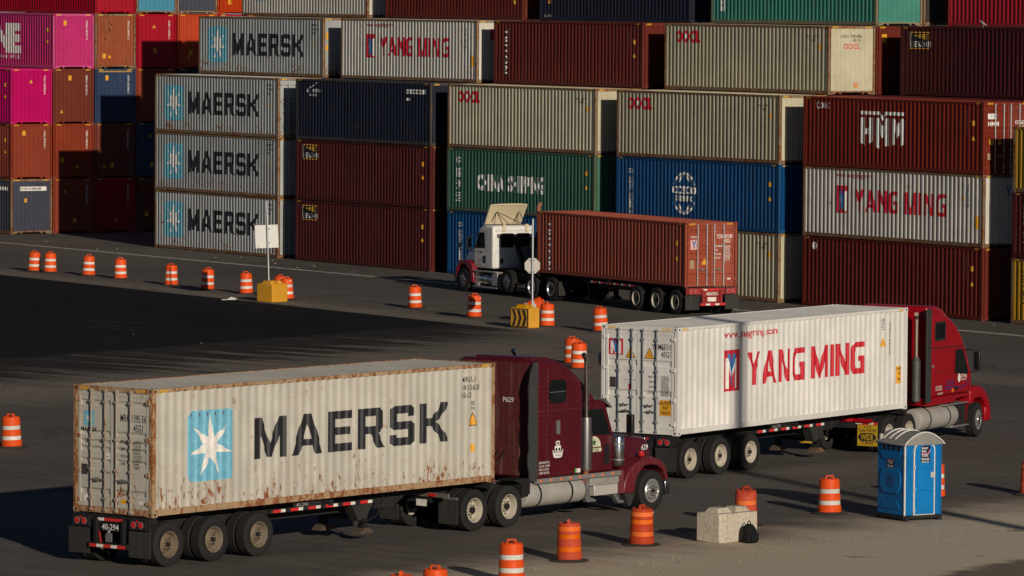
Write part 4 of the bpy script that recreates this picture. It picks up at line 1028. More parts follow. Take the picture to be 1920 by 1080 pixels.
D = [(-21.86, 248.73, 'white-banded orange drum at the far left end of the row, shaded by its neighbour', {}),
     (-21.06, 247.90, 'white-banded orange drum second from the far left end of the row', {}),
     (-19.11, 245.37, 'white-banded orange drum third in the row, below the slate navy container', {'rz': .2}),
     (-17.49, 242.86, 'white-banded orange drum fourth in the row from the far left', {}),
     (-14.91, 237.92, 'white-banded orange drum below the lowest grey MAERSK container', {}),
     (-13.15, 234.74, 'orange drum standing in the shadow of the white rectangular sign', {}),
     (-11.32, 231.67, 'white-banded orange drum just left of the plain yellow block', {}),
     (-9.80, 229.25, 'orange drum mostly hidden behind the plain yellow block', {'rz': .9}),
     (-9.42, 227.60, 'orange drum with small white sticker at the right end of the plain yellow block', {'sticker': True}),
     (-3.96, 222.02, 'lone white-banded orange drum in front of the tall dark red stack', {}),
     (-1.50, 216.15, 'orange drum with a thin pole shadow down its front', {'sticker': True}),
     (1.37, 210.64, 'white-banded orange drum right of the yellow block with black chevrons', {'rz': 1.57}),
     (3.41, 207.56, 'slightly leaning orange drum in front of the far truck trailer', {'tilt': (R(2), R(-3), .02)}),
     (2.12, 189.69, 'orange drum half hidden behind another, left of the white truck container', {}),
     (2.33, 187.31, 'larger-looking orange drum of the pair left of the white truck container', {'rz': .3}),
     (-14.14, 153.72, 'white-banded orange drum alone at the left edge of the photo', {}),
     (.03, 119.49, 'white-banded orange drum at the bottom, left of the dirty orange-banded ones', {'rz': .2}),
     (1.35, 124.05, 'dirty orange-banded drum on a wide rubber base in the foreground', {'kind': 'old', 'rz': 1.5, 'sticker': True}),
     (3.09, 127.74, 'scuffed orange-banded drum in front of the maroon truck front wheel', {'kind': 'old', 'rz': 1.1, 'sticker': True}),
     (5.74, 132.64, 'dented orange drum behind the grey concrete block', {'kind': 'old', 'dent': True, 'rz': .7}),
     (7.98, 135.77, 'clean white-banded orange drum left of the blue toilet', {'rz': .3}),
     (10.93, 140.27, 'white-banded orange drum partly hidden behind the blue toilet', {}),
     (13.53, 141.2, 'reddish orange drum cut by the right edge of the photo', {'kind': 'old'}),
     (-1.57, 113.95, 'orange drum of which only the top shows at the bottom edge', {}),
     (-2.27, 112.75, 'orange drum of which only the narrow handle tip shows at the bottom edge', {'rz': 1.45}),
     (-2.19, 175.98, 'orange drum whose handle peeks over the pale truck container roof', {}),
     (-.24, 177.09, 'orange drum whose handle peeks above the maroon sleeper roof', {}),
     (.42, 213.9, 'tipped salmon-coloured drum lying behind the yellow chevron block', {'tilt': (R(15), R(62), .36), 'base': False})]
for x, y, lab, kw in D:
    kw.setdefault('rz', rnd.uniform(-.5, .5))
    if 'tilt' not in kw: kw['tilt'] = (R(rnd.uniform(-1.6, 1.6)), R(rnd.uniform(-1.6, 1.6)), .0)
    drum(x, y, lab, **kw)

# ------------------------------------------------------------------ blocks, signs, toilet, backpack
def block(name, label, corner, ang, lx, ly, h, mat, knob=.12, bev=.04, group=None, chev=False):
    t = thing(name, label, 'block', (corner[0], corner[1], 0), ang, group)
    body = MB().box(0, lx, 0, ly, 0, h); ob('body', body, mat, t, bevel=bev, seg=3)
    for k in (0, 1):
        cx = lx*(.27+.46*k)
        kb = MB(); a, b, c2, d2 = cx-lx*.19, cx+lx*.19, ly*.2, ly*.8
        kb.add([(a, c2, h-.002), (b, c2, h-.002), (b, d2, h-.002), (a, d2, h-.002), (a+.09, c2+.07, h+knob), (b-.09, c2+.07, h+knob), (b-.09, d2-.07, h+knob), (a+.09, d2-.07, h+knob)],
               [(4,5,6,7), (0,1,5,4), (1,2,6,5), (2,3,7,6), (3,0,4,7)])
        ob('knob', kb, mat, t, bevel=.015)
    if chev:
        ob('chevron_board', MB().box(-.035, -.012, .06, ly-.04, .04, h-.03), DARK, t)
        yb = MB()
        yb.box(-.045, -.036, .10, ly-.08, .07, h-.06); ob('board_face', yb, flat('board_yellow', (.50, .26, .03), .5), t)
        cb = []
        for k in range(3):
            s0 = .16+.25*k
            cb += poly_tris([[(s0, .08), (s0+.12, .40), (s0, h-.07), (s0+.12, h-.07), (s0+.23, .40), (s0+.12, .08)]])
        cb = [[(p[0], p[1]) for p in q] for q in cb]
        # s measured from the far edge of the left face towards the near corner
        Mx = Matrix.Translation((0, ly, 0)) @ Matrix.Rotation(R(-90), 4, 'Z')
        ob('chevrons', conform(mv(cb, -.02, 0), None, .049).mesh('chevrons'), BLACKP, t, Mx)
    return t
CONC = paint('rough_concrete', (.54, .48, .38), .0, .8, .9, 0, .5, (.20, .16, .11), bump=.9)
YBL = paint('yellow_block_paint', (.70, .33, .02), .10, .35, .6, 0, .35, (.3, .2, .1), (.3, .3, .3), bump=.3)
block('concrete_block', 'rough grey concrete block with two knobs and a black backpack leaning on it', (4.94, 128.11), R(44.5), 1.32, .77, .70, CONC)
block('yellow_block', 'plain yellow painted concrete block carrying the white rectangular sign', (-9.94, 225.4), R(45), .88, .96, .76, YBL)
block('yellow_block', 'yellow painted block with black chevron board, carrying the octagonal sign', (.68, 209.24), R(50), .62, .98, .78, YBL, chev=True)
# white rectangular sign (seen from behind) on a slim pole
PX = Vector((-10.12, 226.25, .84))
t = thing('traffic_sign', 'white rectangular sign back on a thin leaning pole above the plain yellow block', 'sign', PX)
ob('pole', MB().cyl((0, 0, 0), (-.10, 0, 3.35), .035, 10), GALV, t)
sgn = MB().box(-.50, .46, .045, .055, 0, .96); ob('sign_panel', sgn, flat('sign_back_white', (.72, .71, .68), .5, 0, .05), t, Matrix.Translation((-.06, .03, 1.38)) @ Matrix.Rotation(R(-2.5), 4, 'Y'), bevel=.004)
ob('sticker', MB().box(-.42, -.34, .040, .044, .03, .07), YEL, t, Matrix.Translation((-.06, .03, 1.38)))
ob('clamp', MB().box(-.07, .05, -.03, .06, 1.60, 1.63).box(-.08, .04, -.03, .06, 2.18, 2.21), STEEL, t)
PX = Vector((.79, 209.75, .86))
t = thing('stop_sign', 'grey back of an octagonal sign on a pole standing in the chevron block', 'sign', PX, R(0))
ob('pole', MB().cyl((0, 0, 0), (0, 0, 3.35), .04, 10), GALV, t)
pts = [(.32*math.cos(R(22.5+45*i)), .32*math.sin(R(22.5+45*i))) for i in range(8)]
ob('sign_panel', MB().prism(pts, .05, .056), flat('sign_back_grey', (.50, .48, .43), .55, 0, .08), t, Matrix.Translation((-.01, 0, 1.53)))
ob('clamp', MB().box(-.07, .07, -.05, .05, 1.29, 1.32).box(-.07, .07, -.05, .05, 1.74, 1.77), STEEL, t)
# grey octagonal disc with a red arm beside the white truck container
c = fr(OY, AY, .25, CW+.16)
t = thing('marker_disc', 'small grey octagonal disc with red centre beside the white truck container', 'marker', (c.x, c.y, 3.12), AY-R(90))
oc = [(.11*math.cos(R(22.5+45*i)), .21*math.sin(R(22.5+45*i))) for i in range(8)]
ob('disc', MB().prism(oc, -.01, .01), paint('disc_grey', (.35, .33, .29), 0, .4, .6), t, T(0, 0, 0, R(0)))
ob('centre', MB().prism([(a*.35, b*.4) for a, b in oc], -.014, .0, ), REDP, t)
ob('arm', MB().box(.0, .17, .012, .03, -.04, .04), REDP, t)

# portable toilet
def toilet():
    t = thing('portable_toilet', 'bright blue portable toilet with grey arched ribbed roof and black rental sign', 'portable toilet', (9.71, 133.86, 0), R(32.5))
    BL = paint('toilet_blue', (.004, .15, .42), 0, .06, .42, 0, .06, (.04, .14, .28), tone=False); BL2 = paint('toilet_blue_panel', (.006, .18, .48), 0, .06, .4, 0, .06, (.05, .16, .3), tone=False)
    GR = paint('toilet_grey', (.50, .485, .45), 0, .2, .5, 0, .15); WT = flat('toilet_trim', (.62, .60, .56), .5)
    W, Dp, Hh = 1.12, 1.12, 2.0
    ob('skid', MB().box(-.04, W+.04, -.02, Dp+.02, .05, .13).box(.0, .12, -.06, Dp+.06, 0, .09).box(W-.12, W, -.06, Dp+.06, 0, .09), BLACKM, t, bevel=.01)
    ob('wall', MB().box(0, W, 0, Dp, .132, Hh-.12), BL, t, bevel=.02)
    # door on the right-hand face (local -Y)
    def arch(x0, x1, z0, z1, r, n=8):
        cx = (x0+x1)/2; pts = [(x0, z0)]
        pts = [(x1, z0)]+[(x1, z1-r)]+[(x1-(x1-x0)/2+(x1-x0)/2*math.cos(R(a)), z1-r+r*math.sin(R(a))) for a in range(10, 171, 16)]+[(x0, z1-r), (x0, z0)]
        return pts
    ob('door_frame', MB().prism(arch(.26, .92, .14, 1.98, .22)[::-1], -.03, .005), WT, t)
    dr = ob('door', MB().prism(arch(.30, .88, .16, 1.94, .20)[::-1], -.045, .004), BL2, t, bevel=.008)
    for z, hh in ((.34, .22), (.86, .50), (1.40, .04), (1.66, .0)):
        if hh: ob('door_relief', MB().box(.35, .83, -.058, -.044, z, z+hh), BL2, dr, bevel=.012)
    for z in (.72, 1.28):
        ob('door_rib', MB().tube([(.34+.5*i/8, -.05, z+.035*math.sin(math.pi*i/8)) for i in range(9)], .012, 6), BL, dr)
    ob('lock', MB().box(.76, .90, -.075, -.045, 1.06, 1.20), GR, dr, bevel=.01)
    for z in (.25, .78, 1.32, 1.80): ob('hinge', MB().cyl((.285, -.045, z-.05), (.285, -.045, z+.05), .016, 8), WT, dr)
    # side panel reliefs
    rl = MB()
    for x0, x1 in ((.05, .22), (.96, 1.08)):
        for z0, z1 in ((.2, .62), (.72, 1.15), (1.25, 1.7)): rl.prism([(x0, z0), (x1, z0+.06), (x1, z1), (x0, z1-.10)], -.014, .002)
    ob('front_relief', rl, BL, t, bevel=.006)
    M = Matrix.Translation((0, Dp, 0)) @ Matrix.Rotation(R(-90), 4, 'Z')
    sr = MB()
    sr.prism([(.12, .28), (.98, .28), (.84, .46), (.26, .46)], -.02, .002)
    sr.prism([(.12, .86), (.26, .66), (.84, .66), (.98, .86), (.98, 1.14), (.84, 1.28), (.26, 1.28), (.12, 1.14)], -.026, .002)
    sr.prism([(.12, 1.64), (.26, 1.50), (.84, 1.50), (.98, 1.64), (.98, 1.70), (.12, 1.70)], -.02, .002)
    ob('side_relief', sr, BL, t, M, bevel=.008)
    ob('side_recess', MB().box(.40, .70, -.029, -.0265, .83, 1.12), paint('toilet_deep', (.010, .10, .30), 0, .2, .5), t, M)
    for x in (.0, 1.10): ob('corner_trim', MB().box(x-.01, x+.03, -.015, .02, .14, 1.88), WT if x == 0 else BL, t)
    ob('vent_grille', MB().box(.16, .98, -.012, .003, 1.74, 1.84), DARK, t, M)
    vb = MB()
    for i in range(5): vb.box(.16+.2*i, .18+.2*i, -.018, -.012, 1.74, 1.84)
    ob('vent_bars', vb, BL, t, M)
    # arched roof, axis along local Y
    n = 14; out = [(-.05+(W+.10)*i/n, 1.90+.30*math.sin(math.pi*(i/n))**.85) for i in range(n+1)]
    ob('roof', MB().prism([(W+.05, 1.87), (-.05, 1.87)]+out, -.05, Dp+.05), paint('toilet_roof', (.27, .265, .25), 0, .25, .55, 0, .2), t, bevel=.02)
    for y in (.42, .66, .90):
        ob('roof_rib', MB().tube([(x*.97+.015, y+.05, z+.006) for x, z in out[1:-1]], .022, 8), WT, t)
    ob('roof_trim', MB().tube([(x, -.075, z-.01) for x, z in out], .02, 6), WT, t)
    ob('vent_pipe', MB().cyl((.05, Dp-.08, 1.9), (.05, Dp-.08, 2.10), .05, 12), GR, t)
    NV = flat('sign_navy', (.015, .018, .05), .4)
    for M2, sx, nm in ((Matrix.Translation((.46, -.047, 1.42)), 1, 0), (Matrix.Translation((0, Dp, 0)) @ Matrix.Rotation(R(-90), 4, 'Z') @ Matrix.Translation((.40, -.004, 1.24)) @ Matrix.Rotation(R(4), 4, 'Y'), 1, 1)):
        s = ob('rental_sign', MB().box(0, .29, -.004, 0, 0, .44), NV, t, M2)
        ob('sign_text', conform(mv(text('Super', .062, .012, .95), .02, .355)+mv(text('Save', .062, .012, .95), .02, .275)+mv(text('Toilet', .062, .012, .95), .02, .165)+mv(text('Rentals', .062, .012, .92), .02, .08)+mv(text('1-800-665-2800', .036, .006, .72), .01, .02), None, .006).mesh('st'), WHITEP, s)
        ob('sign_swoosh', conform(stroke([(.02, .245), (.22, .245), (.28, .34)], .02), None, .0065).mesh('sw'), flat('sign_pink', (.6, .08, .25)), s)
        ob('sign_line', conform(stroke([(.02, .228), (.24, .228), (.285, .32)], .008), None, .0068).mesh('sw'), WHITEP, s)
toilet()
# backpack leaning on the concrete block
def backpack():
    t = thing('backpack', 'small black backpack leaning against the concrete block', 'backpack', (5.68, 128.40, 0), R(44))
    BK = paint('black_fabric', (.010, .010, .011), 0, .2, .9, 0, .1, (.02, .02, .02))
    mb = MB()
    def ring(z, w, d, y): return [(w*math.copysign(abs(math.cos(a))**.6, math.cos(a)), y+d*math.copysign(abs(math.sin(a))**.6, math.sin(a)), z) for a in [2*math.pi*i/16 for i in range(16)]]
    rs = [(0, .15, .10, 0), (.03, .18, .13, 0), (.15, .185, .14, .0), (.28, .17, .12, .02), (.38, .14, .09, .035), (.44, .09, .05, .045), (.455, .03, .02, .05)]
    vs = []; 
    for q in rs: vs += ring(*q)
    fs = [(i*16+k, i*16+(k+1) % 16, (i+1)*16+(k+1) % 16, (i+1)*16+k) for i in range(len(rs)-1) for k in range(16)]
    mb.add(vs, fs); ob('body', mb.mesh('body', True), BK, t)
    ob('front_pocket', MB().box(-.12, .12, -.185, -.10, .04, .24), BK, t, bevel=.035, seg=4)
    ob('handle', MB().tube([(-.05, .04, .43), (-.045, .04, .50), (0, .04, .525), (.045, .04, .50), (.05, .04, .43)], .012, 8), BK, t)
    ob('strap', MB().tube([(.17, .03, .36), (.215, -.02, .25), (.20, -.03, .12), (.16, -.02, .03)], .014, 8), BK, t)
    ob('zip', MB().box(.02, .035, -.19, -.184, .26, .30), STEEL, t)
backpack()
# pigeon on the upper container
def pigeon():
    p = SO+SU*60.75+SN*(2*VP+.12)
    t = MB()
    pts = [(-.20, 0, .10, .012), (-.12, 0, .13, .035), (-.04, 0, .17, .065), (.04, 0, .21, .062), (.09, 0, .27, .034), (.12, 0, .31, .030), (.165, 0, .31, .008)]
    vs = []; n = 10
    for x, y, z, r in pts: vs += [(x, y+r*math.cos(2*math.pi*k/n), z+r*math.sin(2*math.pi*k/n)) for k in range(n)]
    fs = [(i*n+k, i*n+(k+1) % n, (i+1)*n+(k+1) % n, (i+1)*n+k) for i in range(len(pts)-1) for k in range(n)]+[tuple(range(n-1, -1, -1)), tuple(range((len(pts)-1)*n, len(pts)*n))]
    t.add(vs, fs); t.cyl((0, -.025, .0), (0, -.025, .13), .008, 6); t.cyl((0, .025, .0), (0, .025, .13), .008, 6)
    o = ob('pigeon', t.mesh('pigeon', True), paint('pigeon_grey', (.30, .30, .32), 0, .4, .8)); o.location = (p.x, p.y, 4*HC+.004); o.rotation_euler = (0, 0, R(200)); o.scale = (.9,)*3
    tag(o, 'grey pigeon perched on the lighthouse-sign container', 'bird')
pigeon()
# light mast outside the frame whose shadow falls over the white container
mp_ = Vector((6.25, 147.4, 0))+Vector((math.cos(R(SUN_AZ)), math.sin(R(SUN_AZ)), 0))*60
t = thing('light_mast', 'tall grey yard light mast beyond the right edge of the photo', 'light mast', mp_)
ob('mast', MB().cyl((0, 0, 0), (0, 0, 27), .30, 14, .20), GALV, t); ob('lamp_head', MB().box(-1.2, 1.2, -.3, .3, 27, 27.3), STEEL, t)


# ------------------------------------------------------------------ tractors (X forward, Y left, origin on the ground at the fifth wheel)
MAR = paint('maroon_truck_paint', (.080, .004, .010), 0, .2, .30, .0, .12, (.20, .09, .08), spec=.4, tone=False)
MARD = paint('dusty_maroon', (.10, .018, .020), 0, .55, .55, 0, .7, (.24, .15, .12), tone=False)
REDT = paint('red_truck_paint', (.34, .002, .009), 0, .06, .28, .1, .04, (.3, .05, .04), spec=.55, tone=False)
WHT = paint('white_truck_paint', (.76, .75, .71), 0, .12, .35, 0, .12, (.4, .36, .3), spec=.5, tone=False)
CRM = paint('cream_deflector', (.62, .53, .36), .03, .15, .45, 0, .15, (.35, .27, .17))
MRW = paint('wine_fender', (.20, .006, .02), 0, .15, .32, 0, .15, (.2, .06, .05), spec=.5)
RUBEDGE = paint('fairing_rubber', (.045, .047, .046), 0, .3, .55, 0, .4, (.12, .12, .11))
PIPER = paint('rusty_pipe', (.30, .12, .07), .4, .3, .7)
def strip(mb_pts, y0, y1): return MB().prism(mb_pts, y0, y1)
def rpoly(x0, x1, z0, z1, r):
    p = []
    for cx, cz, a in ((x1-r, z1-r, 0), (x0+r, z1-r, 90), (x0+r, z0+r, 180), (x1-r, z0+r, 270)):
        p += [(cx+r*math.cos(R(a+i*22.5)), cz+r*math.sin(R(a+i*22.5))) for i in range(5)]
    return p
def truck_rails(t, x0, x1, z=.98):
    f = MB()
    for q in (-1, 1): f.box(x0, x1, q*.43-.05, q*.43+.05, z-.28, z)
    for x in [x0+.05+k*1.1 for k in range(int((x1-x0)/1.1)+1)]: f.box(x, x+.08, -.38, .38, z-.25, z-.05)
    f.box(-.35, .35, -.5, .5, z, z+.13)
    ob('frame_rail', f, BLACKM, t)
    fw = MB(); fw.lathe([(.001, .0), (.48, .0), (.50, .03), (.48, .07), (.001, .07)], 'Z', 24, (0, 0, z+.13)); ob('fifth_wheel', fw, STEEL, t)
    ob('crossmember', MB().box(x0-.06, x0, -.55, .55, z-.26, z-.02), BLACKM, t)
def tank(t, x0, x1, y, z, r, mat=TANK, straps=2, name='fuel_tank'):
    pr = [(.001, x0), (r*.75, x0+.01), (r*.96, x0+.04), (r, x0+.08), (r, x1-.08), (r*.96, x1-.04), (r*.75, x1-.01), (.001, x1)]
    tk = ob(name, MB().lathe(pr, 'X', 40, (0, y, z)).mesh('tank', True), mat, t)
    for k in range(straps):
        x = x0+(x1-x0)*(.24+.52*k/(max(1, straps-1)))
        ob('tank_strap', MB().lathe([(r+.001, x-.03), (r+.012, x-.028), (r+.012, x+.028), (r+.001, x+.03)], 'X', 40, (0, y, z)).mesh('strap', True), BLACKM, tk)
    return tk
def mirror(t, x, y, z0, z1, side, arm=True, d=.10):
    m = ob('mirror', MB().box(x-.05, x+.07, y-.10, y+.10, z0, z1), flat('mirror_black', (.02, .02, .021), .35), t, bevel=.03, seg=3)
    ob('mirror_glass', MB().box(x-.055, x-.051, y-.08, y+.08, z0+.03, z1-.03), flat('mirror_glass', (.25, .28, .3), .05, 1), m)
    s = -side
    ob('mirror_arm', MB().tube([(x+.02, y, z1+.01), (x+.02, y+s*.12, z1+.05), (x+.0, y+s*.42, z1+.03)], .016, 6).tube([(x+.02, y, z0-.01), (x+.02, y+s*.12, z0-.06), (x+.0, y+s*.40, z0-.08)], .016, 6), BLACKM, m)
def flap(t, x, y, w, z0, z1, mat=RUBFLAP): return ob('mud_flap', MB().box(x-.008, x+.008, y-w/2, y+w/2, z0, z1), mat, t, bevel=.004)

# --- maroon long-nose sleeper tractor under the MAERSK container
c = fr(OM, AM, 12.07, CW/2)
t = thing('sleeper_truck', 'maroon long-nosed sleeper truck with chrome stacks pulling the MAERSK container', 'truck', (c.x, c.y, 0), AM, 'truck tractors')
truck_rails(t, -1.45, 6.9)
for x in (-.66, .66): duals(t, x, 1.24, 'dish', RIMW, RIMW)
for q in (-1, 1): wheel(t, 6.39, q*1.08, q, 'alu', ALU)
ob('axle', MB().cyl((6.39, -.95, .51), (6.39, .95, .51), .06, 8), BLACKM, t)
sl = ob('sleeper', MB().prism([(1.75, 1.10), (3.6, 1.10), (3.6, 3.12), (3.52, 3.32), (3.30, 3.54), (2.95, 3.76), (2.5, 3.93), (2.1, 3.99), (1.75, 4.0)], -1.2, 1.2), MAR, t, bevel=.07, seg=3)
ob('rear_wall', MB().box(1.735, 1.75, -1.12, 1.12, 1.16, 3.93), MARD, sl)
ob('roof_fairing', MB().prism([(1.9, 2.7), (4.5, 2.7), (4.56, 2.82), (4.35, 3.02), (3.95, 3.36), (3.5, 3.68), (3.0, 3.92), (2.5, 4.04), (1.95, 4.05)], -.92, .92), MAR, t, bevel=.12, seg=4)
for q in (-1, 1):
    y0, y1 = (q*1.205, q*1.165) if q < 0 else (q*1.165, q*1.205)
    n = 14; za, zb = 1.05, 3.96
    w = MB()
    vs = []
    for i in range(n+1):
        z = za+(zb-za)*i/n; xe = 1.47+.018*math.sin(i*2.1)+(.22*max(0, (z-3.6)/.36)**1.5); 
        vs += [(1.80, q*1.205, z), (xe+.0, q*(1.20+.02*math.sin(i*1.7)), z), (xe, q*(1.165+.02*math.sin(i*1.7)), z), (1.80, q*1.17, z)]
    for i in range(n):
        a = i*4
        for k in range(4): w.f.append((a+k, a+(k+1) % 4, a+4+(k+1) % 4, a+4+k))
    w.v = vs; w.f += [(0, 1, 2, 3), (4*n+3, 4*n+2, 4*n+1, 4*n)]
    ob('side_fairing', w.mesh('side_fairing', True), RUBEDGE, t)
    yo = q*1.203
    def slab(pts, th=.006, y=yo): return MB().prism(pts, min(y, y+q*th), max(y, y+q*th))
    wn = ob('sleeper_window', slab(rpoly(2.24, 2.92, 2.92, 3.50, .14), .008), GLASS, sl)
    ob('window_bar', slab([(2.26, 3.19), (2.90, 3.19), (2.90, 3.205), (2.26, 3.205)], .012), STEEL, wn)
    o1, i1 = rpoly(2.25, 2.92, 1.52, 2.68, .10), rpoly(2.262, 2.908, 1.532, 2.668, .09)
    tr = [[p, q_, r_] for p, q_, r_ in [(o1[i], o1[(i+1) % 20], i1[i]) for i in range(20)]]+[[i1[i], o1[(i+1) % 20], i1[(i+1) % 20]] for i in range(20)]
    if q < 0: ob('locker_seam', conform(tr, None, 1.204).mesh('seam'), DARK, sl)
    ob('locker_handle', slab(rpoly(2.53, 2.67, 2.15, 2.50, .04), .02), STEEL, sl)
    tr = []
    for z0, z1, x0, x1 in ((2.735, 2.748, 1.80, 3.55),): tr += rect(x0, z0, x1, z1)
    tr += rect(2.185, 1.15, 2.195, 3.85)
    if q < 0: ob('panel_seam', conform(tr, None, 1.2035).mesh('seam'), MARD, sl)
    rv = MB()
    for i in range(22): rv.cbox(2.19, yo+q*.003, 1.2+i*.12, .018, .008, .018); rv.cbox(1.83, yo+q*.003, 1.2+i*.12, .018, .008, .018)
    for i in range(14): rv.cbox(1.95+i*.12, yo+q*.003, 1.20+.0*i, .014, .008, .014)
    ob('rivets', rv, STEEL, sl)
    ob('skirt', MB().box(1.78, 5.15, min(q*1.12, q*1.21), max(q*1.12, q*1.21), .98, 1.095), ALU, t)
    for x in (1.95, 2.35, 2.75, 3.12, 3.5, 4.0, 4.4, 4.8): ob('marker_light', MB().lathe([(.001, .0), (.035, .0), (.03, .02), (.001, .026)], 'Y', 12, (x, q*1.21 if q > 0 else q*1.21, 1.04)) if q > 0 else MB().lathe([(.001, .0), (.035, .0), (.03, -.02), (.001, -.026)], 'Y', 12, (x, q*1.21, 1.04)), AMBER, t)
    # exhaust stack
    st = ob('exhaust_stack', MB().tube([(3.83, q*1.12, 2.45), (3.83, q*1.12, 3.86), (3.80, q*1.12, 3.97), (3.70, q*1.12, 4.06)], .062, 14).mesh('stack', True), CHROME, t)
    ob('heat_shield', MB().lathe([(.07, 2.50), (.135, 2.49), (.137, 2.45), (.137, 1.22), (.13, 1.18), (.07, 1.17)], 'Z', 28, (3.83, q*1.12, 0)).mesh('shield', True), flat('perforated_chrome', (.36, .35, .34), .35, .9, .25, .4, 60), st)
    ob('elbow', MB().tube([(3.83, q*1.12, 1.2), (3.83, q*1.12, 1.0), (3.75, q*1.0, .86), (3.6, q*.7, .82)], .075, 12).mesh('elbow', True), PIPER, st)
    # air cleaner
    ac = ob('air_cleaner', MB().lathe([(.001, 1.18), (.12, 1.18), (.155, 1.21), (.160, 1.24), (.160, 1.90), (.150, 1.93), (.10, 1.95), (.001, 1.955)], 'Z', 32, (5.22, q*1.04, 0)).mesh('ac', True), CHROME, t)
    for z in (1.36, 1.76): ob('cleaner_band', MB().lathe([(.161, z-.02), (.168, z-.018), (.168, z+.018), (.161, z+.02)], 'Z', 32, (5.22, q*1.04, 0)), STEEL, ac)
    # fender
    fo = [(5.22, .50), (5.28, .80), (5.45, 1.05), (5.72, 1.24), (6.05, 1.345), (6.42, 1.36), (6.74, 1.27), (6.95, 1.10), (7.05, .88), (7.08, .74)]
    fi = [(6.98, .74), (6.95, .86), (6.84, 1.02), (6.62, 1.13), (6.35, 1.17), (6.08, 1.14), (5.86, .98), (5.74, .76), (5.70, .50)]
    ob('fender', MB().prism(fo+fi, min(q*.70, q*1.23), max(q*.70, q*1.23)), MARD if False else paint('fender_maroon', (.13, .012, .02), 0, .35, .36, .0, .3, (.3, .16, .14), spec=.4, tone=False), t, bevel=.045, seg=3)
    ob('turn_signal', MB().box(6.12, 6.26, min(q*1.0, q*1.08), max(q*1.0, q*1.08), 1.37, 1.50), REDL, t, bevel=.015)
    tank(t, 1.36, 3.74, q*.92, .70, .305)
    # battery / step box
    ob('step_box', MB().box(3.95, 5.10, min(q*.75, q*1.18), max(q*.75, q*1.18), .78, .96), paint('step_aluminium', (.52, .50, .45), 0, .5, .45, .4, .4, (.12, .1, .07)), t, bevel=.01)
    ob('battery_box', MB().box(4.15, 5.10, min(q*.72, q*1.14), max(q*.72, q*1.14), .52, .775), TANK, t, bevel=.01)
    ob('step_bracket', MB().prism([(3.82, .85), (3.95, .85), (4.02, .5), (4.25, .42), (4.25, .38), (3.9, .38), (3.82, .5)], min(q*1.0, q*1.12), max(q*1.0, q*1.12)).prism([(4.95, .5), (5.08, .5), (5.2, .36), (5.38, .32), (5.38, .27), (5.15, .27)], min(q*1.0, q*1.12), max(q*1.0, q*1.12)), STEEL, t)
    ob('kick_panel', MB().box(5.10, 5.26, min(q*.8, q*1.2), max(q*.8, q*1.2), .52, 1.10), paint('dull_red_panel', (.16, .03, .035), 0, .4, .5), t)
    ob('front_flap', MB().prism([(5.35, .50), (5.75, .50), (5.72, .36), (5.62, .20), (5.52, .16), (5.45, .30)], min(q*1.0, q*1.16), max(q*1.0, q*1.16)), RUBFLAP, t)
    mirror(t, 5.30, q*1.36, 1.98, 2.50, q)
    ob('grab_handle', MB().tube([(3.98+.12, q*1.07, 1.55), (4.10, q*1.10, 1.58), (4.10, q*1.10, 2.12), (4.10, q*1.07, 2.15)], .016, 6), CHROME, t)
    flap(t, -1.28, q*.93, .60, .20, .80); ob('flap_ribs', conform(sum([stroke([(-.26, .28+.13*k), (0, .42+.13*k), (.26, .28+.13*k)], .018) for k in range(3)], []), None, 0).mesh('ribs'), RUBEDGE, t, Matrix.Translation((-1.293, q*.93, 0)) @ Matrix.Rotation(R(-90), 4, 'Z'))
    ob('flap_hanger', MB().box(-1.30, -1.24, min(q*.45, q*1.2), max(q*.45, q*1.2), .80, .85), STEEL, t)
    ob('quarter_fender', MB().prism([(1.18, .70), (1.50, .70), (1.50, 1.14), (.95, 1.14), (.95, 1.10), (1.18, 1.02)], min(q*.66, q*1.22), max(q*.66, q*1.22)), BLACKM, t)
# cab and hood
cab = ob('cab', MB().prism([(3.55, 1.08), (5.08, 1.08), (5.08, 2.04), (4.78, 2.78), (4.62, 2.88), (3.55, 2.88)], -1.0, 1.0), MAR, t, bevel=.05, seg=3)
for q in (-1, 1):
    y0, y1 = min(q*1.002, q*1.010), max(q*1.002, q*1.010)
    ob('door_window', MB().prism([(3.72, 2.04), (4.95, 2.0), (4.68, 2.60), (4.60, 2.66), (3.72, 2.66)], y0, y1), GLASS, cab)
    tr = stroke([(3.68, 1.14), (3.68, 2.70)], .012)+stroke([(5.0, 1.14), (5.0, 2.0)], .012)
    if q < 0: ob('door_seam', conform(tr, None, 1.0035).mesh('seam'), DARK, cab)
    ob('quarter_vent', MB().prism(rpoly(4.72, 4.92, 1.25, 1.75, .07), min(q*1.002, q*1.012), max(q*1.002, q*1.012)), DARK, cab)
ob('windshield', MB().add([(5.095, -.88, 2.08), (5.095, .88, 2.08), (4.81, .84, 2.74), (4.81, -.84, 2.74)], [(0, 1, 2, 3)]), GLASS, cab)
ob('sun_visor', MB().prism([(4.70, 2.82), (4.98, 2.66), (5.0, 2.69), (4.74, 2.90)], -1.02, 1.02), flat('visor_grey', (.25, .25, .25), .35, .6), t)
hd = MB()
hx = [(5.02, 2.0, .88), (5.5, 1.98, .86), (6.2, 1.91, .80), (6.8, 1.82, .74), (6.93, 1.68, .72), (6.70, 1.10, .66), (6.70, .62, .66)]
vs = []
for x, z, w in hx: vs += [(x, -w, z), (x, w, z)]
b = [(x, sgn*w2, .62) for x, z, w2 in [(5.02, 0, .86), (6.70, 0, .66)] for sgn in (-1, 1)]
sec = []
for x, z, w in hx[:5]:
    zz = [.62, z-.22, z-.08, z-.015, z]; yy = [1, 1, .93, .78, .0]
    sec.append([(x, -w*yy[k], zz[k]) for k in range(5)]+[(x, w*yy[k], zz[k]) for k in (3, 2, 1, 0)])
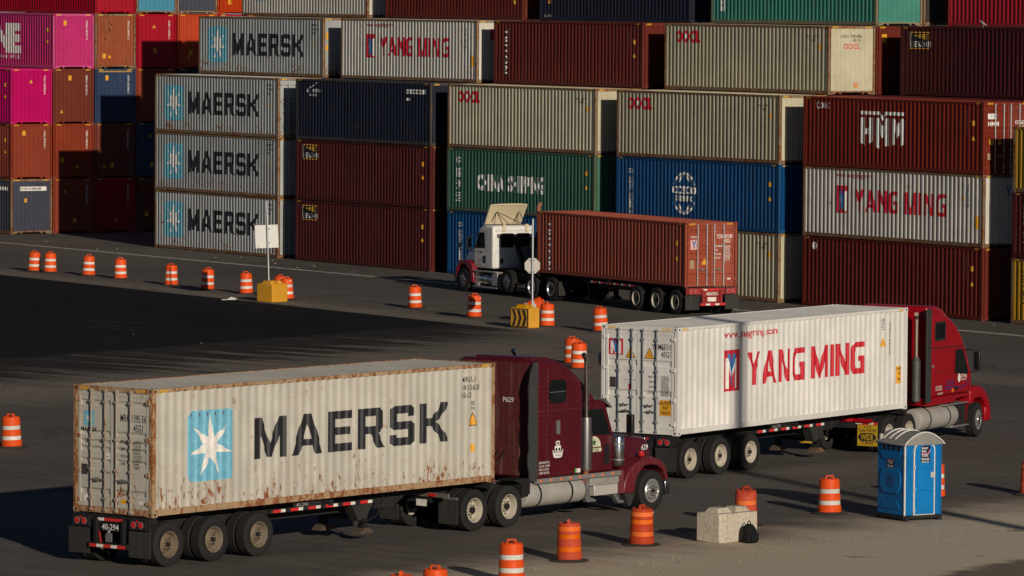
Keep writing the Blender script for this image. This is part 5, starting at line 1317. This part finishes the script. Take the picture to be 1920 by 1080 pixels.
vs = [p_ for q_ in sec for p_ in q_]; m = 9
fs = [(i*m+k, i*m+k+1, (i+1)*m+k+1, (i+1)*m+k) for i in range(len(sec)-1) for k in range(m-1)]+[tuple(range((len(sec)-1)*m, len(sec)*m))]
hood = ob('hood', MB().add(vs, fs).mesh('hood', True), MAR, t)
ob('grille', MB().prism([(6.88, .66), (7.0, .66), (7.0, 1.56), (6.94, 1.74), (6.86, 1.80)], -.62, .62), CHROME, t, bevel=.02)
ob('bumper', MB().prism([(6.95, .36), (7.14, .38), (7.16, .70), (6.95, .72)], -1.22, 1.22), CHROME, t, bevel=.02)
MS = Matrix.Identity(4)
ob('number_text', conform(mv(text('629', .13, .012), 6.50, 1.50), None, .79).mesh('n'), WHITEP, t)
Mr = Matrix.Translation((1.735, 0, 0)) @ Matrix.Rotation(R(-90), 4, 'Z')
ob('number_text', conform(mv(text('P629', .12, .012), .16, 2.95), None, .005).mesh('n'), WHITEP, t, Mr)
em = poly_tris([[(2.35, 1.86), (2.47, 1.74), (2.83, 1.74), (2.95, 1.86), (2.88, 1.60), (2.78, 1.56), (2.52, 1.56), (2.42, 1.60)]])+poly_tris([rpoly(2.48, 2.82, 1.77, 1.98, .04)])+poly_tris([rpoly(2.54, 2.76, 2.0, 2.14, .04)])
em = [[(2.6+(a-2.65)*.72, 1.78+(b-1.85)*.72) for a, b in q] for q in em]
ob('emblem', conform(em, None, 1.206).mesh('e'), WHITEP, sl)
em = poly_tris([rpoly(2.52, 2.62, 1.80, 1.90, .02)])+poly_tris([rpoly(2.68, 2.78, 1.80, 1.90, .02)])+rect(2.58, 2.04, 2.72, 2.09)+mv(text('MOVING', .05, .006, 1.), 2.52, 1.63)
em = [[(2.6+(a-2.65)*.72, 1.78+(b-1.85)*.72) for a, b in q] for q in em]
ob('emblem', conform(em, None, 1.209).mesh('e'), BLACKP, sl)
ob('small_text', conform(sum([mv(text(a_, .055, .004, .9), 1.86, 1.46-.085*i) for i, a_ in enumerate(('BURNABY BC', 'G.V.W. 29,500', 'NSC 201 804', 'UNIT 629 KG'))], []), None, 1.206).mesh('e'), WHITEP, sl)
ob('green_sticker', MB().box(3.28, 3.34, -1.208, -1.203, 1.16, 1.26), flat('green_sticker', (.05, .35, .08)), sl)
ob('white_sticker', MB().box(3.345, 3.50, -1.208, -1.203, 1.16, 1.26), REFW, sl)
cc = [(4.30+.27*math.cos(a_), 1.72+.27*math.sin(a_)) for a_ in [math.pi*i/12 for i in range(13)]]
ob('door_emblem', conform(poly_tris([cc])+rect(4.0, 1.60, 4.60, 1.69), None, 1.006).mesh('e'), flat('emblem_cream', (.6, .58, .42)), cab)
ob('door_emblem_text', conform(mv(text('COASTLINE', .06, .01, .95), 4.05, 1.615)+mv(star(4.30, 1.83, .10, 5, .45), 0, 0), None, 1.010).mesh('e'), flat('emblem_green', (.02, .10, .03)), cab)
# hoses behind the cab
hz = MB()
for k, (y, col) in enumerate(((-.25, 0), (-.05, 0), (.2, 0))):
    pts = [(1.7, y, 1.75)]+[(1.55-1.1*i/40+.05*math.cos(i*1.6), y+.05*math.sin(i*1.6), 1.55-.25*math.sin(math.pi*i/40)) for i in range(41)]+[(.35, y, 1.45)]
    hz.tube(pts, .012, 5)
ob('air_hose', hz, BLACKM, t)
ob('deck_plate', MB().box(.75, 1.6, -.42, .42, .985, 1.01), TANK, t)
ob('licence_plate', MB().box(-1.525, -1.515, -.95+.5, -.95+.82, .62, .78), REFW, t)
ob('light_bar', MB().box(-1.56, -1.50, -1.15, 1.15, .86, .96), paint('dusty_bar', (.22, .2, .17), 0, .5, .6, .3), t)
ob('tail_light', MB().prism(rpoly(.0, .22, -.04, .04, .035), -.01, .01), REDL, t, Matrix.Translation((-1.565, -.55, .91)) @ Matrix.Rotation(R(-90), 4, 'Z'))

# --- red aerodynamic sleeper tractor under the YANG MING container
c = fr(OY, AY, 11.6, CW/2)
AT = AY+R(6)
t = thing('sleeper_truck', 'bright red round-nosed sleeper truck pulling the white YANG MING container', 'truck', (c.x, c.y, 0), AT, 'truck tractors')
truck_rails(t, -1.45, 6.2)
for x in (-.70, .68): duals(t, x, 1.24, 'dish', RIMW, RIMW)
for q in (-1, 1): wheel(t, 5.74, q*1.06, q, 'alu', ALU, steer=R(7))
bd = ob('sleeper', MB().prism([(2.30, 1.36), (5.26, 1.36), (5.26, 1.96), (5.14, 2.06), (4.80, 2.66), (4.66, 2.86), (4.45, 3.10), (4.1, 3.38), (3.7, 3.60), (3.2, 3.74), (2.30, 3.78)], -1.2, 1.2), REDT, t, bevel=.08, seg=4)
ob('roof_cap', MB().prism([(2.32, 3.3), (4.1, 3.3), (3.95, 3.52), (3.72, 3.72), (3.4, 3.88), (3.0, 3.98), (2.32, 4.0)], -1.06, 1.06), REDT, t, bevel=.10, seg=4)
ob('skirt', MB().prism([(2.15, 1.13), (4.0, 1.13), (4.2, 1.24), (5.25, 1.24), (5.25, 1.355), (2.15, 1.355)], -1.20, 1.20), REDT, t, bevel=.02)
for q in (-1, 1):
    ob('side_fairing', MB().prism([(1.98, 1.22), (2.30, 1.22), (2.30, 3.88), (2.20, 3.96), (2.05, 3.94), (1.98, 3.85)], min(q*1.16, q*1.215), max(q*1.16, q*1.215)), RUBEDGE, t, bevel=.012)
    a, b2 = min(q*1.203, q*1.212), max(q*1.203, q*1.212)
    wf = ob('sleeper_window', MB().prism(rpoly(2.54, 3.30, 2.98, 3.54, .09), a, b2), flat('window_rubber', (.02, .02, .022), .5), bd, bevel=.003)
    ob('pane', MB().prism(rpoly(2.60, 3.24, 3.05, 3.49, .06), min(q*1.213, q*1.216), max(q*1.213, q*1.216)), GLASS, wf)
    ob('door_window', MB().prism([(4.00, 1.98), (4.92, 1.90), (4.95, 1.98), (4.62, 2.58), (4.50, 2.66), (4.06, 2.66)], a, b2), GLASS, bd)
    if q < 0:
        tr = stroke([(2.34, 2.79), (4.64, 2.75)], .03)+stroke([(2.34, 2.70), (4.7, 2.68)], .01)+stroke([(3.98, 1.25), (3.96, 1.9), (4.02, 2.72)], .014)+stroke([(5.02, 1.38), (5.02, 1.95)], .014)+stroke([(2.36, 2.08), (3.98, 2.02)], .008)+stroke([(3.15, 1.4), (3.15, 2.05)], .008)
        ob('panel_seam', conform(tr, None, 1.2035).mesh('seam'), DARK, bd)
        sw = stroke([(3.30, 1.62), (3.9, 1.60), (4.4, 1.55), (4.8, 1.60), (5.0, 1.78)], .04)+stroke([(3.35, 1.70), (4.0, 1.69)], .03)+stroke([(3.40, 1.77), (4.0, 1.78)], .03)+stroke([(3.34, 1.54), (3.9, 1.53)], .03)
        ob('swoosh_mark', conform(sw, None, 1.206).mesh('sw'), flat('stripe_navy', (.03, .02, .12)), bd)
        ob('door_emblem', conform(poly_tris([[(4.32+.10*math.cos(u_), 1.83+.13*math.sin(u_)) for u_ in [math.pi*i/8 for i in range(16)]]])+mv(text('DYNE', .11, .012), 4.46, 1.82)+mv(text('TRANSPORT', .05, .006), 4.46, 1.74), None, 1.206).mesh('e'), WHITEP, bd)
        ob('small_text', conform(mv(text('NSC 903284', .06, .008, 1), 2.62, 1.62)+mv(text('GVW 29,900', .06, .008, 1), 2.62, 1.54)+mv(text('S.B. FREIGHT', .05, .008, 1), 2.75, 1.42), None, 1.206).mesh('e'), WHITEP, bd)
        ob('latch', MB().lathe([(.001, 1.203), (.05, 1.203), (.05, 1.216), (.001, 1.22)], 'Y', 16, (2.44, 0, 2.28)).mesh('l') if False else MB().cyl((2.42, -1.203, 2.26), (2.42, -1.222, 2.26), .055, 16), ALU, bd)
        ob('vent', MB().box(4.02, 4.22, -1.21, -1.2, 1.47, 1.58), DARK, bd); ob('marker_light', MB().box(3.80, 3.92, -1.215, -1.2, 1.44, 1.54), AMBER, bd)
    fo = [(5.10, 1.0), (5.12, 1.40), (5.45, 1.52), (5.85, 1.50), (6.20, 1.38), (6.45, 1.15), (6.60, .90), (6.64, .48), (6.36, .48), (6.34, .80), (6.22, 1.0), (5.98, 1.14), (5.70, 1.17), (5.42, 1.12), (5.30, 1.0)]
    ob('fender', MB().prism(fo, min(q*.72, q*1.22), max(q*.72, q*1.22)), REDT, t, bevel=.05, seg=3)
    tank(t, 1.62, 4.30, q*.90, .74, .33)
    ob('step', MB().box(3.35, 4.95, min(q*.82, q*1.22), max(q*.82, q*1.22), 1.06, 1.10).box(3.75, 5.05, min(q*.9, q*1.22), max(q*.9, q*1.22), .40, .44), ALU, t, bevel=.006)
    ob('step_panel', MB().box(4.35, 5.0, min(q*.7, q*1.12), max(q*.7, q*1.12), .46, 1.04), BLACKM, t)
    mirror(t, 5.12, q*1.42, 2.02, 2.56, q)
    ob('exhaust_stack', MB().cyl((2.0, q*.86, 2.5), (2.0, q*.86, 3.70), .06, 14).tube([(2.0, q*.86, 3.66), (1.92, q*.90, 3.76), (1.72, q*.98, 3.80)], .062, 12).mesh('stack', True), PIPER if q > 0 else flat('worn_pipe', (.32, .24, .18), .4, .7), t)
    ob('muffler', MB().lathe([(.08, 2.56), (.10, 2.48), (.13, 2.44), (.13, 1.28), (.08, 1.24)], 'Z', 24, (2.0, q*.86, 0)).mesh('muf', True), flat('dark_muffler', (.09, .088, .082), .5, .3), t)
    YF = paint('yellow_flap', (.55, .34, .03), .05, .4, .6, 0, .35, (.25, .18, .08))
    fl = flap(t, -1.42, q*.90, .62, .22, .82, YF)
    MF = Matrix.Translation((-1.431, q*.90, 0)) @ Matrix.Rotation(R(-90), 4, 'Z')
    ob('flap_text', conform(mv(text('CAUTION', .095, .014, .9, 0, 'C'), 0, .62)+mv(text('TURNS', .085, .01, 1, 0, 'C'), 0, .27)+mv(text('MAKES', .05, .004, 1, 0, 'C'), 0, .74), None, 0).mesh('ft'), BLACKP, fl, MF)
    ob('flap_arrow', conform(poly_tris([[(-.29, .47), (-.20, .59), (.20, .59), (.29, .47), (.20, .36), (-.20, .36)]]), None, 0).mesh('ft'), BLACKP, fl, MF)
    ob('flap_text', conform(mv(text('WIDE', .17, .02, .62, 0, 'C'), 0, .39), None, .003).mesh('ft'), YF, fl, MF)
    ob('flap_hanger', MB().box(-1.46, -1.40, min(q*.40, q*1.20), max(q*.40, q*1.20), .83, .90), REFR, t)
    ob('white_tape', MB().box(-1.464, -1.461, min(q*.55, q*.75), max(q*.55, q*.75), .84, .89).box(-1.464, -1.461, min(q*.95, q*1.1), max(q*.95, q*1.1), .84, .89), REFW, t)
hx = [(5.10, 2.02, 1.08), (5.4, 1.92, 1.02), (5.8, 1.74, .94), (6.2, 1.50, .84), (6.45, 1.25, .76), (6.58, .95, .72), (6.62, .5, .70)]
sec = []
for x, z, w in hx:
    zb = .48; zz = [zb, max(zb+.01, z-.28), max(zb+.02, z-.10), max(zb+.03, z-.02), max(zb+.04, z)]; yy = [1, 1, .92, .72, .0]
    sec.append([(x, -w*yy[k], zz[k]) for k in range(5)]+[(x, w*yy[k], zz[k]) for k in (3, 2, 1, 0)])
vs = [p_ for q_ in sec for p_ in q_]
ob('hood', MB().add(vs, [(i*9+k, i*9+k+1, (i+1)*9+k+1, (i+1)*9+k) for i in range(len(sec)-1) for k in range(8)]+[tuple(range(6*9, 7*9))]).mesh('hood', True), REDT, t)
ob('windshield', MB().add([(5.17, -1.0, 2.06), (5.17, 1.0, 2.06), (4.83, .96, 2.66), (4.83, -.96, 2.66)], [(0, 1, 2, 3)]), GLASS, t)
ob('sun_visor', MB().prism([(4.62, 2.78), (4.95, 2.62), (4.97, 2.65), (4.66, 2.84)], -1.16, 1.16), flat('smoke_visor', (.08, .07, .07), .3), t)
ob('bumper', MB().prism([(6.30, .42), (6.70, .42), (6.72, .78), (6.60, .86), (6.30, .86)], -1.20, 1.20), REDT, t, bevel=.05, seg=3)
ob('light_bar', MB().box(-1.56, -1.50, -1.10, 1.10, .90, 1.0), REDT, t)
ob('tail_light', MB().prism(rpoly(.0, .20, -.035, .035, .03), -.01, .01), REDL, t, Matrix.Translation((-1.565, -.30, .95)) @ Matrix.Rotation(R(-90), 4, 'Z'))
ob('air_hose', MB().tube([(2.25, .1, 2.2), (1.7, .1, 1.8), (1.1, .05, 1.7), (.55, 0, 1.5)], .02, 6).tube([(2.25, -.2, 2.2), (1.7, -.2, 1.7), (1.1, -.15, 1.6), (.55, 0, 1.45)], .02, 6), BLACKM, t)

# --- white and wine-red day cab under the TRITON container
c = fr(OR, AR, .4, CW/2)
t = thing('day_cab_truck', 'white day cab truck with wine-red fenders and raised cream roof deflector', 'truck', (c.x, c.y, 0), AR+math.pi, 'truck tractors')
truck_rails(t, -1.45, 7.2)
for x in (-.82, .83): duals(t, x, 1.24, 'dish', ALU, ALU)
for q in (-1, 1):
    wheel(t, 3.02, q*1.08, q, 'alu', CHROME, z=.63); wheel(t, 6.94, q*1.07, q, 'alu', CHROME)
cab = ob('cab', MB().prism([(4.60, 1.08), (6.25, 1.08), (6.35, 1.45), (6.30, 1.95), (5.95, 2.62), (5.75, 2.84), (5.5, 2.92), (4.60, 2.92)], -1.04, 1.04), WHT, t, bevel=.10, seg=4)
for q in (-1, 1):
    a, b2 = min(q*1.042, q*1.050), max(q*1.042, q*1.050)
    ob('door_window', MB().prism([(5.28, 1.95), (6.15, 1.92), (5.93, 2.42), (5.80, 2.60), (5.34, 2.62)], a, b2), GLASS, cab)
    if q > 0:
        Mq = Matrix.Translation((0, 1.042, 0)) @ Matrix.Rotation(R(180), 4, 'Z')
        ob('door_seam', conform(stroke([(-5.18, 1.14), (-5.18, 2.66), (-5.85, 2.68), (-6.25, 1.95), (-6.25, 1.3)], .014), None, .002).mesh('s'), DARK, cab, Mq)
        ob('door_text', conform(mv(text('OLYMPIC', .085, .01, 1), -5.95, 1.72)+mv(text('U.S. DOT 21846', .05, .008, 1), -6.05, 1.40)+mv(text('BC 201845', .05, .008, 1), -6.0, 1.30)+mv(text('GVW 38,000', .05, .008, 1), -6.0, 1.20), None, .004).mesh('s'), DREDP, cab, Mq)
        ob('grab_handle', MB().prism(rpoly(5.25, 5.42, 1.30, 1.62, .05), 1.042, 1.055), DARK, cab)
    ob('fender', MB().prism([(6.05, .42), (6.08, .95), (6.22, 1.24), (6.5, 1.36), (7.0, 1.38), (7.4, 1.28), (7.62, 1.08), (7.70, .85), (7.66, .62), (7.58, .62), (7.56, .82), (7.40, 1.04), (7.10, 1.18), (6.8, 1.18), (6.50, 1.02), (6.38, .74), (6.34, .42)], min(q*.72, q*1.20), max(q*.72, q*1.20)), MRW, t, bevel=.05, seg=3)
    tank(t, 4.55, 5.65, q*.88, .62, .26, CHROME)
    ob('step', MB().box(4.0, 6.05, min(q*.85, q*1.2), max(q*.85, q*1.2), .93, .97).box(4.0, 6.10, min(q*.9, q*1.2), max(q*.9, q*1.2), .26, .31), ALU, t, bevel=.006)
    ob('battery_box', MB().box(3.95, 4.42, min(q*.72, q*1.16), max(q*.72, q*1.16), .38, .92), ALU, t, bevel=.01)
    ob('step_panel', MB().box(5.70, 6.0, min(q*.72, q*1.12), max(q*.72, q*1.12), .34, .92), TANK, t)
    mirror(t, 6.15, q*1.36, 1.85, 2.40, q)
    hm_ = ob('hood_mirror', MB().lathe([(.001, -.03), (.09, -.03), (.11, .0), (.08, .05), (.001, .07)], 'X', 16, (7.35, q*1.18, 1.98)).mesh('hm', True), CHROME, t)
    ob('mirror_arm', MB().tube([(7.35, q*1.18, 1.92), (7.30, q*1.05, 1.65), (7.20, q*.95, 1.42)], .014, 6), BLACKM, hm_)
    flap(t, -1.45, q*.92, .58, .25, .85)
hx = [(6.05, 2.06, 1.0), (6.5, 1.98, .94), (7.0, 1.86, .88), (7.35, 1.68, .82), (7.60, 1.36, .76), (7.72, .9, .72), (7.74, .55, .70)]
sec = []
for x, z, w in hx:
    zb = .52; zz = [zb, max(zb+.01, z-.26), max(zb+.02, z-.09), max(zb+.03, z-.02), max(zb+.04, z)]; yy = [1, 1, .92, .72, .0]
    sec.append([(x, -w*yy[k], zz[k]) for k in range(5)]+[(x, w*yy[k], zz[k]) for k in (3, 2, 1, 0)])
vs = [p_ for q_ in sec for p_ in q_]
ob('hood', MB().add(vs, [(i*9+k, i*9+k+1, (i+1)*9+k+1, (i+1)*9+k) for i in range(len(sec)-1) for k in range(8)]+[tuple(range(6*9, 7*9))]).mesh('hood', True), WHT, t)
ob('bumper', MB().prism([(7.5, .35), (7.82, .36), (7.84, .72), (7.72, .82), (7.5, .82)], -1.18, 1.18), paint('grey_bumper', (.10, .10, .10), 0, .3, .5), t, bevel=.05)
ob('windshield', MB().add([(6.32, -.92, 1.99), (6.32, .92, 1.99), (5.97, .86, 2.66), (5.97, -.86, 2.66)], [(0, 3, 2, 1)]), GLASS, t)
MR_ = Matrix.Translation((4.60, 1.04, 0)) @ Matrix.Rotation(R(-90), 4, 'Z')      # rear wall frame: s from its left edge
for s0, s1 in ((.38, 1.02), (1.16, 1.80)):
    wf = ob('rear_window', MB().prism(rpoly(s0, s1, 1.98, 2.60, .08), -.012, .002), flat('window_rubber', (.02, .02, .022), .5), cab, MR_)
    ob('pane', MB().prism(rpoly(s0+.04, s1-.04, 2.02, 2.56, .06), -.016, -.0125), GLASS, wf)
ob('rear_panel', MB().prism(rpoly(.10, .62, 1.14, 1.94, .04), -.03, .002), WHT, cab, MR_, bevel=.01)
ob('seam', conform(stroke([(.08, 2.70), (2.0, 2.70)], .012)+stroke([(.70, 1.2), (1.3, 1.2), (1.35, 1.3), (1.35, 1.85)], .012), None, .004).mesh('s'), DARK, cab, MR_)
ob('emblem', conform(poly_tris([rpoly(.36, .50, 1.30, 1.52, .03)]), None, .034).mesh('s'), BLACKP, cab, MR_)
ob('work_light', MB().cyl((4.60, .78, 2.52), (4.50, .78, 2.48), .07, 12), STEEL, t)
ob('antenna', MB().cyl((5.3, 1.0, 2.7), (5.3, 1.02, 3.6), .008, 5), DARK, t)
# deflector: sheet raised on struts, its back turned to the container
df = MB()
n = 8; fr_, bk = [], []
for i in range(n+1):
    y = -.88+1.76*i/n; e = (abs(y)/.88)**3*.10
    fr_.append((5.55+e, y*.98, 2.95)); bk.append((4.98+e, y, 3.82-e*.3))
vs = fr_+bk+[(x+.03, y, z+.03) for x, y, z in fr_]+[(x+.03, y, z+.03) for x, y, z in bk]; m = n+1
for i in range(n): df.f += [(i, i+m, i+m+1, i+1), (i+2*m, i+1+2*m, i+1+3*m, i+3*m), (i+m, i+3*m, i+3*m+1, i+m+1), (i, i+1, i+2*m+1, i+2*m)]
df.f += [(0, 2*m, 3*m, m), (n, n+m, n+3*m, n+2*m)]; df.v = vs
dfo = ob('roof_deflector', df.mesh('roof_deflector', True), CRM, t)
ob('deflector_rim', MB().tube([fr_[0]]+[bk[0]]+bk[1:]+[fr_[-1]], .035, 8).mesh('deflector_rim', True), CRM, dfo)
for y in (.55, -.55):
    ob('strut', MB().tube([(5.15, y, 3.50), (4.62, y-.05, 2.86)], .018, 6).tube([(5.18, y+.03, 3.45), (5.40, y+.1, 3.05)], .014, 6), BLACKM, dfo)
    ob('mount_bracket', MB().box(4.54, 4.70, y-.12, y+.02, 2.66, 2.98), CRM, dfo, bevel=.01)
ob('strut', MB().tube([(5.15, .55, 3.50), (4.70, -.55, 2.95)], .016, 6), BLACKM, dfo)
ob('exhaust_stack', MB().cyl((4.25, -1.0, 2.62), (4.25, -1.0, 3.72), .085, 14).tube([(4.25, -1.0, 3.70), (4.25, -1.02, 3.80), (4.20, -1.10, 3.90)], .085, 12).mesh('st', True), PIPER, t)
ob('exhaust_stack', MB().cyl((4.25, -1.0, 1.0), (4.25, -1.0, 2.62), .14, 16), BLACKM, t)
ob('rear_cylinder', MB().lathe([(.001, 1.02), (.36, 1.02), (.38, 1.06), (.38, 1.98), (.35, 2.03), (.001, 2.04)], 'Z', 28, (4.10, -.42, 0)).mesh('cy', True), paint('dark_grey_tank', (.09, .09, .09), 0, .4, .5), t)
ob('rack_brace', MB().prism([(3.55, 1.0), (3.72, 1.0), (4.52, 2.36), (4.52, 2.55), (4.36, 2.45)], -.02, .10).box(4.3, 4.52, -.95, .10, 2.30, 2.42).box(4.2, 4.3, -.9, -.75, 1.0, 2.35), BLACKM, t)
